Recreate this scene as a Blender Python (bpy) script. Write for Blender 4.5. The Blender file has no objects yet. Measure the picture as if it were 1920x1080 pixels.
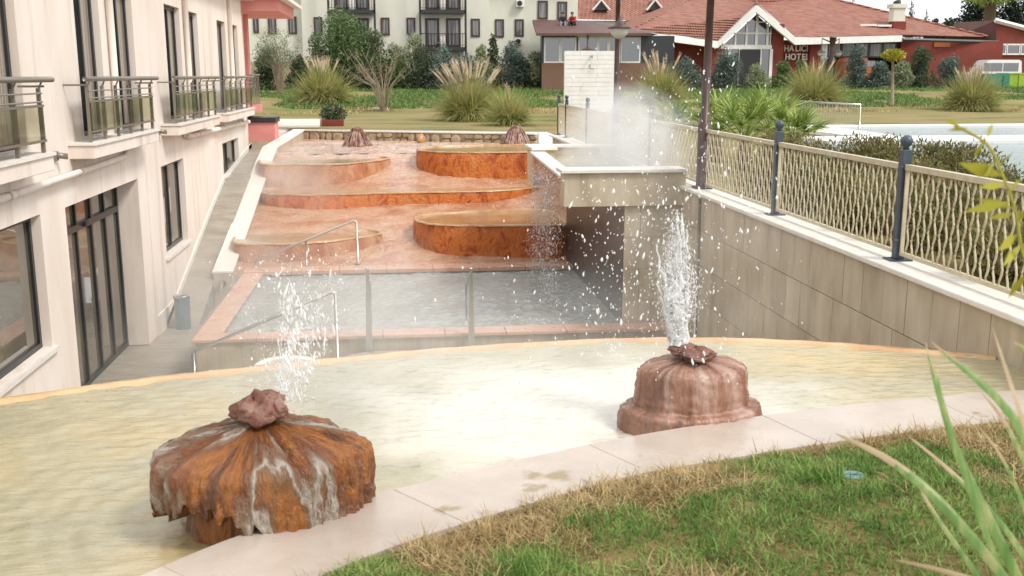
import bpy, math, random
import numpy as np
from mathutils import Vector, Matrix, noise as MN
random.seed(7); RNG = np.random.default_rng(11)
PI = math.pi
S = bpy.context.scene
COL = S.collection
# ------------------------------------------------------------------ camera, sky, sun, exposure
EYE = 1.75
PITCH = math.atan(399/1920); YAW = math.atan(215/1920*math.cos(PITCH))
cd = bpy.data.cameras.new('camera'); cam = bpy.data.objects.new('camera', cd); COL.objects.link(cam)
cam.location = (0, 0, EYE); cam.rotation_euler = (PI/2-PITCH, 0, -YAW)
cd.sensor_width = 36; cd.lens = 36; cd.clip_start = .05; cd.clip_end = 2000
cd.dof.use_dof = True; cd.dof.focus_distance = 13; cd.dof.aperture_fstop = 4.5
S.camera = cam
w = bpy.data.worlds.new('World'); S.world = w; w.use_nodes = True
nt = w.node_tree; bg = nt.nodes['Background']
sky = nt.nodes.new('ShaderNodeTexSky'); sky.sky_type = 'NISHITA'; sky.sun_disc = False
SUN_EL, SUN_AZ = math.radians(48), math.radians(128)      # azimuth clockwise from +Y
sky.sun_elevation = SUN_EL; sky.sun_rotation = SUN_AZ; sky.dust_density = 1.5; sky.air_density = 1
hs = nt.nodes.new('ShaderNodeHueSaturation'); hs.inputs['Saturation'].default_value = .3
nt.links.new(sky.outputs[0], hs.inputs['Color'])
tc = nt.nodes.new('ShaderNodeTexCoord'); cn = nt.nodes.new('ShaderNodeTexNoise'); cn.inputs['Scale'].default_value = 2.2; cn.inputs['Detail'].default_value = 6
nt.links.new(tc.outputs['Generated'], cn.inputs['Vector'])
cr = nt.nodes.new('ShaderNodeValToRGB'); cr.color_ramp.elements[0].position = .3; cr.color_ramp.elements[0].color = (5.2, 5.35, 5.6, 1)
cr.color_ramp.elements[1].position = .7; cr.color_ramp.elements[1].color = (7.6, 7.6, 7.6, 1); nt.links.new(cn.outputs['Fac'], cr.inputs['Fac'])
cm = nt.nodes.new('ShaderNodeMixRGB'); cm.inputs[0].default_value = .8       # even overcast cloud over the clear sky
nt.links.new(hs.outputs[0], cm.inputs[1]); nt.links.new(cr.outputs[0], cm.inputs[2]); nt.links.new(cm.outputs[0], bg.inputs['Color'])
bg.inputs['Strength'].default_value = .125
sl = bpy.data.lights.new('sun', 'SUN'); sl.energy = 1.5; sl.angle = math.radians(14); sl.color = (1, .95, .88)
so = bpy.data.objects.new('sun', sl); COL.objects.link(so)
sd = Vector((math.sin(SUN_AZ)*math.cos(SUN_EL), math.cos(SUN_AZ)*math.cos(SUN_EL), math.sin(SUN_EL)))
so.rotation_euler = sd.to_track_quat('Z', 'Y').to_euler(); so.location = (20, -20, 30)
S.view_settings.view_transform = 'Standard'; S.view_settings.look = 'None'; S.view_settings.gamma = 1
S.view_settings.exposure = .8
S.render.engine = 'CYCLES'
c = S.cycles; c.use_denoising = True; c.max_bounces = 8; c.diffuse_bounces = 3; c.glossy_bounces = 3
c.transmission_bounces = 4; c.volume_bounces = 2; c.transparent_max_bounces = 16; c.caustics_reflective = False; c.caustics_refractive = False
c.volume_step_rate = 2.0; c.volume_max_steps = 96

# ------------------------------------------------------------------ pixel -> place helpers (photo pixels 1920x1080)
_fw = (math.sin(YAW)*math.cos(PITCH), math.cos(YAW)*math.cos(PITCH), -math.sin(PITCH))
_rt = (math.cos(YAW), -math.sin(YAW), 0)
_up = (math.sin(YAW)*math.sin(PITCH), math.cos(YAW)*math.sin(PITCH), math.cos(PITCH))
def ray(x, y):
    a = (x-960)/1920; b = (540-y)/1920
    return [_fw[i]+a*_rt[i]+b*_up[i] for i in range(3)]
def atz(x, y, z):
    d = ray(x, y); t = (z-EYE)/d[2]; return Vector((d[0]*t, d[1]*t, z))
def aty(x, y, Y):
    d = ray(x, y); t = Y/d[1]; return Vector((d[0]*t, Y, EYE+d[2]*t))
def atx(x, y, X):
    d = ray(x, y); t = X/d[0]; return Vector((X, d[1]*t, EYE+d[2]*t))

# ------------------------------------------------------------------ materials
def hexc(h, k=1.0):
    v = [int(h[i:i+2], 16)/255 for i in (0, 2, 4)]
    return tuple(k*(x/12.92 if x <= .04045 else ((x+.055)/1.055)**2.4) for x in v)
MATS = {}
def M(name, stops, scale=4, detail=5, rough=.6, bump=0, bscale=40, stretch=(1, 1, 1), bstretch=None, metal=0, spec=.5,
      rand=0, island=0, trans=0, alpha=1, coat=0, rvar=0, translucent=0, ior=1.5, bdist=.01, second=None, distort=0, attr=None):
    """procedural Principled material; colour ramp over world-position noise"""
    m = bpy.data.materials.new(name); m.use_nodes = True; MATS[name] = m
    n = m.node_tree.nodes; L = m.node_tree.links; p = n['Principled BSDF']
    geo = n.new('ShaderNodeNewGeometry'); src = geo.outputs['Position']
    if attr: at_ = n.new('ShaderNodeAttribute'); at_.attribute_name = attr; src = at_.outputs['Vector']
    def noise(sc, st, det, dist=0):
        vm = n.new('ShaderNodeVectorMath'); vm.operation = 'MULTIPLY'; vm.inputs[1].default_value = st
        L.new(src, vm.inputs[0])
        t = n.new('ShaderNodeTexNoise'); t.inputs['Scale'].default_value = sc; t.inputs['Detail'].default_value = det
        t.inputs['Roughness'].default_value = .6; t.inputs['Distortion'].default_value = dist
        L.new(vm.outputs[0], t.inputs['Vector']); return t
    if isinstance(stops, tuple): stops = [(0, stops)]
    if len(stops) > 1:
        t = noise(scale, stretch, detail, distort)
        r = n.new('ShaderNodeValToRGB'); L.new(t.outputs['Fac'], r.inputs['Fac'])
        while len(r.color_ramp.elements) < len(stops): r.color_ramp.elements.new(.5)
        for e, (pos, colr) in zip(r.color_ramp.elements, stops): e.position = pos; e.color = (*colr, 1)
        out = r.outputs['Color']
    else:
        rgb = n.new('ShaderNodeRGB'); rgb.outputs[0].default_value = (*stops[0][1], 1); out = rgb.outputs[0]
    if second:                                  # (colour, scale, stretch, lo, hi): patches with a shape of their own
        c2, sc2, st2, lo, hi = second
        t2 = noise(sc2, st2, 4); mr = n.new('ShaderNodeMapRange'); mr.inputs[1].default_value = lo; mr.inputs[2].default_value = hi
        L.new(t2.outputs['Fac'], mr.inputs[0]); mx = n.new('ShaderNodeMixRGB'); L.new(mr.outputs[0], mx.inputs[0])
        L.new(out, mx.inputs[1]); mx.inputs[2].default_value = (*c2, 1); out = mx.outputs[0]
    if rand or island:
        h = n.new('ShaderNodeHueSaturation'); mr = n.new('ShaderNodeMapRange')
        k = rand or island; mr.inputs[3].default_value = 1-k; mr.inputs[4].default_value = 1+k
        if rand: oi = n.new('ShaderNodeObjectInfo'); L.new(oi.outputs['Random'], mr.inputs[0])
        else: L.new(geo.outputs['Random Per Island'], mr.inputs[0])
        L.new(mr.outputs[0], h.inputs['Value']); L.new(out, h.inputs['Color']); out = h.outputs[0]
    L.new(out, p.inputs['Base Color'])
    p.inputs['Roughness'].default_value = rough; p.inputs['Metallic'].default_value = metal
    p.inputs['Specular IOR Level'].default_value = spec; p.inputs['IOR'].default_value = ior
    p.inputs['Transmission Weight'].default_value = trans; p.inputs['Alpha'].default_value = alpha
    p.inputs['Coat Weight'].default_value = coat; p.inputs['Coat Roughness'].default_value = .05
    if rvar:
        t3 = noise(scale*2.3, stretch, 4); mr = n.new('ShaderNodeMapRange'); mr.inputs[1].default_value = .35; mr.inputs[2].default_value = .65
        mr.inputs[3].default_value = max(.02, rough-rvar); mr.inputs[4].default_value = min(1, rough+rvar)
        L.new(t3.outputs['Fac'], mr.inputs[0]); L.new(mr.outputs[0], p.inputs['Roughness'])
    if bump:
        t4 = noise(bscale, bstretch or stretch, 5)
        b = n.new('ShaderNodeBump'); b.inputs['Strength'].default_value = bump; b.inputs['Distance'].default_value = bdist
        L.new(t4.outputs['Fac'], b.inputs['Height']); L.new(b.outputs[0], p.inputs['Normal'])
        if coat: L.new(b.outputs[0], p.inputs['Coat Normal'])
    if translucent:
        tr = n.new('ShaderNodeBsdfTranslucent'); L.new(out, tr.inputs['Color'])
        mx = n.new('ShaderNodeMixShader'); mx.inputs[0].default_value = translucent
        L.new(p.outputs[0], mx.inputs[1]); L.new(tr.outputs[0], mx.inputs[2]); L.new(mx.outputs[0], n['Material Output'].inputs['Surface'])
    return m
H = hexc
m_plaster = M('pink_plaster', [(.3, H('e4d5c8', .92)), (.7, H('f0e6dc', .95))], 1.2, 7, .85, .15, 50, stretch=(1, 1, .35), second=(H('c9b8a9', .87), 2.0, (1, 1.2, .12), .54, .82))
m_pinkpaint = M('salmon_paint', [(.3, H('e8938a', .75)), (.7, H('f0a49a', .8))], 2, 5, .8, .1, 50)
m_white = M('white_paint', [(.3, H('e8e6e0', .85)), (.7, H('f4f2ee', .88))], 3, 4, .6)
m_frame = M('dark_frame', H('2b2d2f'), rough=.35, spec=.5)
m_glass = M('window_glass', (.025, .03, .032), rough=.03, spec=.5, ior=2.4, bump=.02, bscale=1.2)
m_curtain = M('curtain_behind_glass', [(.35, H('6f665c', .8)), (.6, H('b5a898', .85))], 5, 2, .06, stretch=(6, 6, .05), spec=.8, ior=1.8)
m_doorglass = M('reflection_grey_glass', [(.3, H('5d574c', .7)), (.7, H('837b6c', .75))], .7, 3, .03, spec=.6, ior=2.3, bump=.02, bscale=1.1)  # reflection and lit room behind are painted into the pane colour
m_pane2 = M('curtained_glass', [(.4, (.05, .055, .055)), (.6, (.25, .25, .24))], 3, 2, .05, stretch=(3, 3, .1), spec=.7)
m_steel = M('brushed_steel', H('b9b7b0'), rough=.28, metal=.9)
m_bronze = M('bronze_metal', H('8b8478'), rough=.4, metal=.55)
m_bglass = M('balcony_glass', H('d6d4c0'), rough=.04, trans=.95, ior=1.15, spec=.6)
m_path = M('path_concrete', [(.3, H('938a7c', .8)), (.7, H('b3aa9a', .85))], 1.5, 6, .55, .25, 30, stretch=(1, 2.2, 1), rvar=.15)
m_trav = M('travertine', [(.25, H('b5a68d', .85)), (.5, H('cabca3', .88)), (.75, H('d8ccb6', .9))], 2.4, 7, .42, .25, 60, stretch=(1.6, 1.6, .6), rand=.09, second=(H('9c8b6f', .76), 1.1, (1.6, 1.6, .2), .55, .8))
m_travlight = M('pale_travertine', [(.3, H('e4ddd1', .9)), (.7, H('f1ece4', .92))], 5, 6, .55, .15, 50, stretch=(1, 1, 3), rand=.04)
m_coping = M('wet_coping', [(.3, H('b3a497', .86)), (.6, H('cabcae', .88)), (.8, H('bfa697', .84))], 1.3, 7, .22, .12, 40, rand=.03, rvar=.16, second=(H('a3906e', .8), 2.2, (1, 1, 1), .64, .7))
m_peach = M('peach_coping', [(.25, H('d19a78', .8)), (.55, H('dcb098', .8)), (.8, H('c98462', .75))], 1.4, 6, .35, .15, 50, rand=.1, rvar=.15)
m_stain = M('stained_render', [(.3, H('a59778', .75)), (.6, H('c7b99b', .8)), (.8, H('b98b62', .7))], 3, 6, .6, .2, 40, stretch=(3, 3, .2))
m_shadestone = M('shade_dark_stone', [(.3, H('2f271f', .8)), (.7, H('4a3f34', .8))], 2, 6, .4, .3, 40, stretch=(1, 1, .4))  # shade of the pier recess under the tank is put into this colour
m_terr = M('wet_terrace', [(.25, H('b5693c', .95)), (.42, H('cc8a5c', 1)), (.54, H('e2b48e', 1)), (.64, H('cf8e62', 1)), (.8, H('b1643a', .95))], 1.2, 8, .18, 1, 13, stretch=(.6, .9, 1), bstretch=(.9, 2.2, 1), bdist=.11, rvar=.1, spec=.8, distort=.4, coat=1)
m_rust = M('rust_basin', [(.2, H('6a240e', .9)), (.36, H('a8491c', .95)), (.5, H('cf7a36', 1)), (.62, H('b0521f', .95)), (.8, H('742a10', .9))], 3.4, 9, .34, .9, 24, stretch=(1, 1, .6), bdist=.04, rvar=.1, distort=.7, second=(H('d39a58', .9), 1.6, (1.2, 1.2, .5), .56, .75))
m_rustpale = M('pale_rust_basin', [(.22, H('8f5638', .9)), (.45, H('b77a54', .95)), (.6, H('c99a76', .95)), (.8, H('9c6040', .9))], 2.2, 8, .36, .8, 22, stretch=(1.2, 1.2, .7), bdist=.04)
m_rim = M('mineral_rim', [(.3, H('ad7444', .85)), (.6, H('cfa878', .9)), (.8, H('bd8454', .85))], 5, 6, .28, .5, 30)
m_basinw = M('tan_basin_water', [(.3, H('a08258', .8)), (.7, H('bfa67e', .85))], 1.2, 4, .06, .4, 5, bdist=.02, spec=.7)
m_milk = M('milky_spring_water', [(.32, H('a19f84', .76)), (.5, H('b9af8c', .82)), (.66, H('ccb580', .82))], .42, 4, .03, .4, 5.5, bstretch=(.45, 2.2, 1), bdist=.06, spec=1, ior=1.55, distort=.2)
def stirred(m, spots, colr):
    """churned milky patches round the places where the jets fall back"""
    n = m.node_tree.nodes; L = m.node_tree.links; p = n['Principled BSDF']; lk = p.inputs['Base Color'].links[0]; out = lk.from_socket
    g = n.new('ShaderNodeNewGeometry')
    nz = n.new('ShaderNodeTexNoise'); nz.inputs['Scale'].default_value = 1.6; nz.inputs['Detail'].default_value = 5; L.new(g.outputs['Position'], nz.inputs['Vector'])
    for c, r in spots:
        d = n.new('ShaderNodeVectorMath'); d.operation = 'DISTANCE'; d.inputs[1].default_value = c; L.new(g.outputs['Position'], d.inputs[0])
        ad = n.new('ShaderNodeMath'); ad.operation = 'MULTIPLY_ADD'; L.new(nz.outputs['Fac'], ad.inputs[0]); ad.inputs[1].default_value = -1.4*r; L.new(d.outputs['Value'], ad.inputs[2])
        mr = n.new('ShaderNodeMapRange'); mr.interpolation_type = 'SMOOTHSTEP'; mr.inputs[1].default_value = -.5*r; mr.inputs[2].default_value = .55*r; mr.inputs[3].default_value = 1; mr.inputs[4].default_value = 0; L.new(ad.outputs[0], mr.inputs[0])
        mx = n.new('ShaderNodeMixRGB'); L.new(mr.outputs[0], mx.inputs[0]); L.new(out, mx.inputs[1]); mx.inputs[2].default_value = (*colr, 1); out = mx.outputs[0]
    L.new(out, p.inputs['Base Color'])
stirred(m_milk, [((.9, 6.4, -.4), 1.45), ((1.9, 6.2, -.4), 1.1)], H('e4dfd0', .86))
m_pool = M('grey_pool_water', [(.3, H('a0a49c', .75)), (.7, H('b9bcb4', .8))], .8, 4, .05, 1, 7, bstretch=(.8, 1.5, 1), bdist=.12, spec=.9, ior=1.6)
m_teal = M('teal_pool_water', [(.3, H('6a8f92', .6)), (.7, H('85a5a4', .65))], .3, 3, .05, .6, 2.5, bstretch=(.6, 1.6, 1), bdist=.08, spec=.7)
m_deck = M('white_pool_deck', [(.3, H('e9e6df', .85)), (.7, H('f3f1ec', .88))], .8, 5, .6)
m_mound = M('brown_tufa', [(.28, H('2b190e', .9)), (.38, H('6b3f1c', .9)), (.43, H('a5662a', .95)), (.48, H('7a4420', .9)), (.535, H('8d7660', .92)), (.565, H('b8aea2', .96)), (.595, H('7d5a3c', .9)), (.66, H('a8682c', .95)), (.76, H('3a2416', .85))], 3.0, 7, .2, 1, 44, stretch=(1, 1, .3), bstretch=(1.5, 1.5, .5), bdist=.03, rvar=.14, spec=.7, attr='flow', distort=.6, second=(H('2a1a12', .85), 1.5, (1, 1, .5), .54, .7))
m_mound2 = M('pinkish_tufa', [(.22, H('5f3a28', .82)), (.4, H('875a44', .85)), (.52, H('a07660', .88)), (.62, H('b8998a', .9)), (.72, H('9a5f44', .85)), (.85, H('62443a', .8))], 4.5, 6, .28, .7, 26, stretch=(1, 1, .22), bstretch=(1, 1, .4), bdist=.022, rvar=.14, spec=.6, attr='flow', distort=.5, second=(H('4f3a30', .8), 2.0, (1, 1, .5), .55, .75))
m_rock = M('crusted_rock', [(.25, H('4d3229', .8)), (.5, H('8a5a4a', .8)), (.75, H('a48a78', .8))], 7, 6, .35, 1, 20, bdist=.02, rvar=.1)
m_cone = M('streaked_cone', [(.3, H('5d3328', .8)), (.5, H('8a5140', .8)), (.62, H('c8b4a4', .8)), (.7, H('6b3a2c', .8))], 5, 5, .45, .8, 20, stretch=(2.5, 2.5, .25), bdist=.03)
m_lawn = M('mown_lawn', [(.25, H('858751', .62)), (.42, H('9c935e', .66)), (.58, H('ad9c70', .68)), (.78, H('9c8a62', .65))], .16, 9, .95, .8, 9, stretch=(.7, 1, 1), bdist=.05, spec=.1, second=(H('788648', .6), .5, (.5, 1.2, 1), .5, .7))
m_soil = M('dry_turf', [(.3, H('6e5a3a', .7)), (.6, H('8f7c52', .75)), (.8, H('6f7c3e', .7))], 3, 6, .95, .8, 40, spec=.1)
m_green = M('grass_green', [(.3, H('527a34', .85)), (.5, H('7c9c4e', .88)), (.7, H('a3b06a', .88))], 4, 5, .55, island=.5, translucent=.3, spec=.25)
m_straw = M('grass_dry', [(.3, H('a08658', .85)), (.7, H('cdb88a', .9))], 3, 4, .7, island=.4, translucent=.2, spec=.2)
m_meadow = M('meadow_green', [(.3, H('678c48', .66)), (.7, H('86a35e', .7))], .6, 4, .6, island=.3, translucent=.35, spec=.2)
def leafmat(name, a, b, k=.6): return M(name, [(.3, H(a, k)), (.7, H(b, k))], .9, 4, .55, island=.4, translucent=.25, spec=.3)
m_olive = leafmat('olive_leaf', '6f7c5c', '9aa484', .75); m_dark = leafmat('dark_leaf', '46583e', '6a7b5a', .7); m_blue = leafmat('bluish_leaf', '5c6d64', '86978c', .75)
m_mid = leafmat('mid_leaf', '5a7342', '80985e', .75); m_pale = leafmat('pale_leaf', '939e78', 'b0b692', .8); m_pine = leafmat('pine_leaf', '27382a', '44573f')
m_juniper = leafmat('brownish_juniper', '6f6c40', '938a58', .8); m_palm = leafmat('palm_leaf', '7d9a44', 'b8c672', .85); m_yellow = leafmat('yellow_leaf', 'a8a838', 'd8c850', .75)
m_pampas = M('pampas_blade', [(.3, H('98a05a', .8)), (.6, H('c3bd7e', .85)), (.8, H('d8cf9c', .88))], 1.2, 4, .6, island=.35, translucent=.35, spec=.2)
m_plume = M('pampas_plume', [(.3, H('d4bfa0', .85)), (.7, H('efe0c8', .88))], 2, 3, .8, island=.15, translucent=.3, spec=.1)
m_twig = M('grey_twig', [(.3, H('85745e', .85)), (.7, H('a99a82', .85))], 4, 4, .8, island=.2)
m_bark = M('bark', [(.3, H('5a4636', .8)), (.7, H('83705a', .8))], 6, 5, .9, .5, 30)
m_flax = M('flax_leaf', [(.3, H('5f8a3c', .72)), (.5, H('86a85c', .8)), (.62, H('b8b87c', .82)), (.7, H('78a050', .78))], 9, 4, .4, stretch=(2.4, 2.4, .12), island=.12, translucent=.35, spec=.4)
m_flaxtip = M('dry_leaf_tip', [(.3, H('a88a66', .8)), (.7, H('d0bd98', .85))], 4, 4, .6, translucent=.2)
m_fencebeige = M('beige_fence_paint', [(.3, H('c6b898', .8)), (.7, H('dacfb2', .85))], 8, 4, .45)
m_post = M('blue_grey_post', [(.3, H('3d4a56', .7)), (.7, H('566370', .75))], 5, 4, .4, spec=.5)
m_lampbrown = M('brown_lamp_metal', [(.3, H('4b352f', .7)), (.7, H('5f463e', .75))], 5, 4, .45)
m_globe = M('frosted_lamp_glass', H('e6e4da', .85), rough=.35, translucent=.3)
m_cream = M('cream_stucco', [(.3, H('dcdcc8', .82)), (.7, H('e9e8d8', .86))], .6, 6, .85, stretch=(1, 1, .4))
m_cream2 = M('pale_grey_stucco', [(.3, H('dfdccb', .82)), (.7, H('ebe8da', .86))], .6, 6, .85, stretch=(1, 1, .4))
m_brownframe = M('brown_window_frame', H('4a2f28', .9), rough=.5)
m_red = M('brick_red_stucco', [(.3, H('7d3426', .7)), (.7, H('944436', .74))], .7, 6, .8, .2, 12)
m_brownroof = M('brown_sheet_roof', [(.3, H('5c3d38', .8)), (.7, H('6f4c45', .85))], .8, 5, .6)
m_black = M('black_iron', H('222222'), rough=.5)
m_froth = M('water_froth', (.98, .985, .985), rough=.9, translucent=.35, spec=.1)
m_clear = M('clear_water', (.95, .97, .97), rough=.03, trans=.9, ior=1.33)
m_bin = M('blue_grey_bin', [(.3, H('5f7f8f', .75)), (.7, H('7494a2', .8))], 4, 4, .45)
m_skin = M('skin', H('b98468', .85), rough=.55); m_hair = M('black_hair', H('1b1715'), rough=.6)
m_cloth_red = M('red_jersey', H('b3262a', .8), rough=.8); m_cloth_dk = M('dark_jersey', H('23252b'), rough=.85)
m_cloth_gr = M('grey_trousers', H('8d9298', .8), rough=.85); m_shoe = M('white_shoe', H('e6e6e6', .85), rough=.6)
m_van = M('white_van_paint', H('eceded', .88), rough=.2, coat=.6); m_tyre = M('tyre_rubber', H('1c1c1c'), rough=.8)
m_greenbox = M('green_sheet_metal', [(.3, H('2f7a5e', .75)), (.7, H('3d8f70', .8))], 2, 4, .5); m_lime = M('lime_paint', [(.3, H('93b42c', .75)), (.7, H('a8c63e', .8))], 2, 4, .5)
m_orange = M('orange_truck_paint', H('b4622f', .75), rough=.35)
def tile_mat(name, base, dark):
    m = M(name, [(.3, dark), (.7, base)], 1.3, 5, .8)
    n = m.node_tree.nodes; L = m.node_tree.links; p = n['Principled BSDF']
    g = n.new('ShaderNodeNewGeometry'); sx = n.new('ShaderNodeSeparateXYZ'); L.new(g.outputs['Position'], sx.inputs[0])
    def wave(sock, k):
        a = n.new('ShaderNodeMath'); a.operation = 'MULTIPLY'; a.inputs[1].default_value = k; L.new(sock, a.inputs[0])
        b = n.new('ShaderNodeMath'); b.operation = 'SINE'; L.new(a.outputs[0], b.inputs[0]); return b.outputs[0]
    ax = n.new('ShaderNodeMath'); ax.operation = 'ADD'; L.new(sx.outputs['X'], ax.inputs[0]); L.new(sx.outputs['Y'], ax.inputs[1])
    s1 = wave(ax.outputs[0], 2*PI/.42); s2 = wave(sx.outputs['Z'], 2*PI/.2)
    ad = n.new('ShaderNodeMath'); ad.operation = 'ADD'; L.new(s1, ad.inputs[0]); L.new(s2, ad.inputs[1])
    b = n.new('ShaderNodeBump'); b.inputs['Strength'].default_value = 1; b.inputs['Distance'].default_value = .12
    L.new(ad.outputs[0], b.inputs['Height']); L.new(b.outputs[0], p.inputs['Normal'])
    return m
m_tiles = tile_mat('clay_roof_tiles', H('d49a86', .85), H('b9745f', .8))

# ------------------------------------------------------------------ mesh helpers
def wloc(o):
    v = Vector((0, 0, 0))
    while o: v += o.location; o = o.parent
    return v
def raw(name, verts, faces, mat, parent=None, smooth=False, loc=None):
    """one mesh object; verts in world space, stored relative to the parent (or to loc)"""
    V = np.asarray(verts, dtype=np.float64).reshape(-1, 3)
    off = np.array(wloc(parent)) if parent else (np.array(loc) if loc is not None else np.zeros(3))
    V = V-off
    me = bpy.data.meshes.new(name)
    if isinstance(faces, np.ndarray) and faces.ndim == 2:
        k = faces.shape[1]; nf = len(faces)
        me.vertices.add(len(V)); me.vertices.foreach_set('co', V.ravel())
        me.loops.add(nf*k); me.loops.foreach_set('vertex_index', faces.ravel().astype(np.int32))
        me.polygons.add(nf); me.polygons.foreach_set('loop_start', (np.arange(nf)*k).astype(np.int32)); me.update(calc_edges=True)
    else:
        me.from_pydata(V.tolist(), [], faces)
    if smooth: me.polygons.foreach_set('use_smooth', [True]*len(me.polygons))
    if isinstance(mat, (list, tuple)):
        for q in mat: me.materials.append(q)
    else: me.materials.append(mat)
    o = bpy.data.objects.new(name, me); COL.objects.link(o)
    if parent: o.parent = parent
    elif loc is not None: o.location = loc
    return o
class MB:
    def __init__(s): s.v = []; s.f = []
    def box(s, x0, x1, y0, y1, z0, z1, rz=0, about=None):
        b = len(s.v); pts = [(x, y, z) for z in (z0, z1) for x, y in ((x0, y0), (x1, y0), (x1, y1), (x0, y1))]
        if rz:
            ca, sa = math.cos(rz), math.sin(rz); ax, ay = about or ((x0+x1)/2, (y0+y1)/2)
            pts = [(ax+(x-ax)*ca-(y-ay)*sa, ay+(x-ax)*sa+(y-ay)*ca, z) for x, y, z in pts]
        s.v += pts
        s.f += [tuple(b+i for i in q) for q in ((0, 3, 2, 1), (4, 5, 6, 7), (0, 1, 5, 4), (1, 2, 6, 5), (2, 3, 7, 6), (3, 0, 4, 7))]; return s
    def tube(s, pts, r, n=8, cap=True):
        pts = [Vector(p) for p in pts]; b = len(s.v); rr = r if isinstance(r, (list, tuple)) else [r]*len(pts)
        up = Vector((0, 0, 1))
        for i, p in enumerate(pts):
            t = (pts[min(i+1, len(pts)-1)]-pts[max(i-1, 0)]).normalized()
            a = t.cross(up) if abs(t.z) < .98 else t.cross(Vector((1, 0, 0)))
            a.normalize(); q = a.cross(t)
            for k in range(n):
                an = 2*PI*k/n; s.v.append(tuple(p+(a*math.cos(an)+q*math.sin(an))*rr[i]))
        for i in range(len(pts)-1):
            for k in range(n):
                s.f.append((b+i*n+k, b+i*n+(k+1) % n, b+(i+1)*n+(k+1) % n, b+(i+1)*n+k))
        if cap:
            s.f.append(tuple(b+k for k in range(n))); e = b+(len(pts)-1)*n; s.f.append(tuple(e+k for k in reversed(range(n))))
        return s
    def lathe(s, cx, cy, prof, n=24, wob=None):
        b = len(s.v)
        for i, (r, z) in enumerate(prof):
            for k in range(n):
                a = 2*PI*k/n; q = wob(a, i, r, z) if wob else (r, z)
                s.v.append((cx+q[0]*math.cos(a), cy+q[0]*math.sin(a), q[1]))
        for i in range(len(prof)-1):
            for k in range(n): s.f.append((b+i*n+k, b+i*n+(k+1) % n, b+(i+1)*n+(k+1) % n, b+(i+1)*n+k))
        s.f.append(tuple(b+k for k in reversed(range(n)))); e = b+(len(prof)-1)*n; s.f.append(tuple(e+k for k in range(n)))
        return s
    def prism(s, poly, z0, z1):
        b = len(s.v); n = len(poly)
        f0 = z0 if callable(z0) else (lambda x, y: z0); f1 = z1 if callable(z1) else (lambda x, y: z1)
        s.v += [(x, y, f0(x, y)) for x, y in poly]+[(x, y, f1(x, y)) for x, y in poly]
        s.f.append(tuple(b+i for i in reversed(range(n)))); s.f.append(tuple(b+n+i for i in range(n)))
        for i in range(n): s.f.append((b+i, b+(i+1) % n, b+n+(i+1) % n, b+n+i))
        return s
    def quad(s, *p): b = len(s.v); s.v += [tuple(q) for q in p]; s.f.append(tuple(range(b, b+len(p)))); return s
    def build(s, name, mat, parent=None, smooth=False, bevel=0, loc=None):
        o = raw(name, s.v, s.f, mat, parent, smooth, loc)
        if bevel:
            m = o.modifiers.new('bevel', 'BEVEL'); m.width = bevel; m.segments = 2; m.limit_method = 'ANGLE'
        return o
def tag(o, label, cat, group=None):
    o['label'] = label; o['category'] = cat
    if group: o['group'] = group
    return o
def thing(name, loc, label, cat, group=None):
    o = bpy.data.objects.new(name, None); COL.objects.link(o); o.location = loc; o.empty_display_size = .1
    return tag(o, label, cat, group)
def struct(o): o['kind'] = 'structure'; return o
def stuff(o, label=None, cat=None):
    o['kind'] = 'stuff'
    if label: o['label'] = label; o['category'] = cat
    return o
def dup(root, loc, rz=0, label=None, group=None, scale=1):
    r = root.copy(); COL.objects.link(r); r.location = loc; r.rotation_euler = (0, 0, rz); r.scale = (scale,)*3
    if label: r['label'] = label
    if group: r['group'] = group
    for ch in list(root.children):
        k = ch.copy(); COL.objects.link(k); k.parent = r
        for g in ch.children:
            d = g.copy(); COL.objects.link(d); d.parent = k
    return r
def smooth_poly(pts, n=6, closed=True):
    """Catmull-Rom through points"""
    P = [Vector(p) for p in pts]; out = []; N = len(P)
    for i in range(N if closed else N-1):
        p0, p1, p2, p3 = (P[(i-1) % N] if closed or i else P[0]), P[i], P[(i+1) % N], (P[(i+2) % N] if closed or i < N-2 else P[-1])
        for k in range(n):
            t = k/n
            out.append(.5*((2*p1)+(-p0+p2)*t+(2*p0-5*p1+4*p2-p3)*t*t+(-p0+3*p1-3*p2+p3)*t**3))
    if not closed: out.append(P[-1])
    return [tuple(q) for q in out]
def vnoise(x, y, sc=1., seed=0):
    """cheap smooth 2-d noise in 0..1 from sines (vectorised)"""
    r = np.random.default_rng(seed); t = 0
    for i in range(7):
        a = r.uniform(0, 2*PI); f = sc*r.uniform(.5, 2.2); ph = r.uniform(0, 2*PI)
        t = t+np.sin((x*math.cos(a)+y*math.sin(a))*f+ph)
    return .5+t/9.
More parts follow.
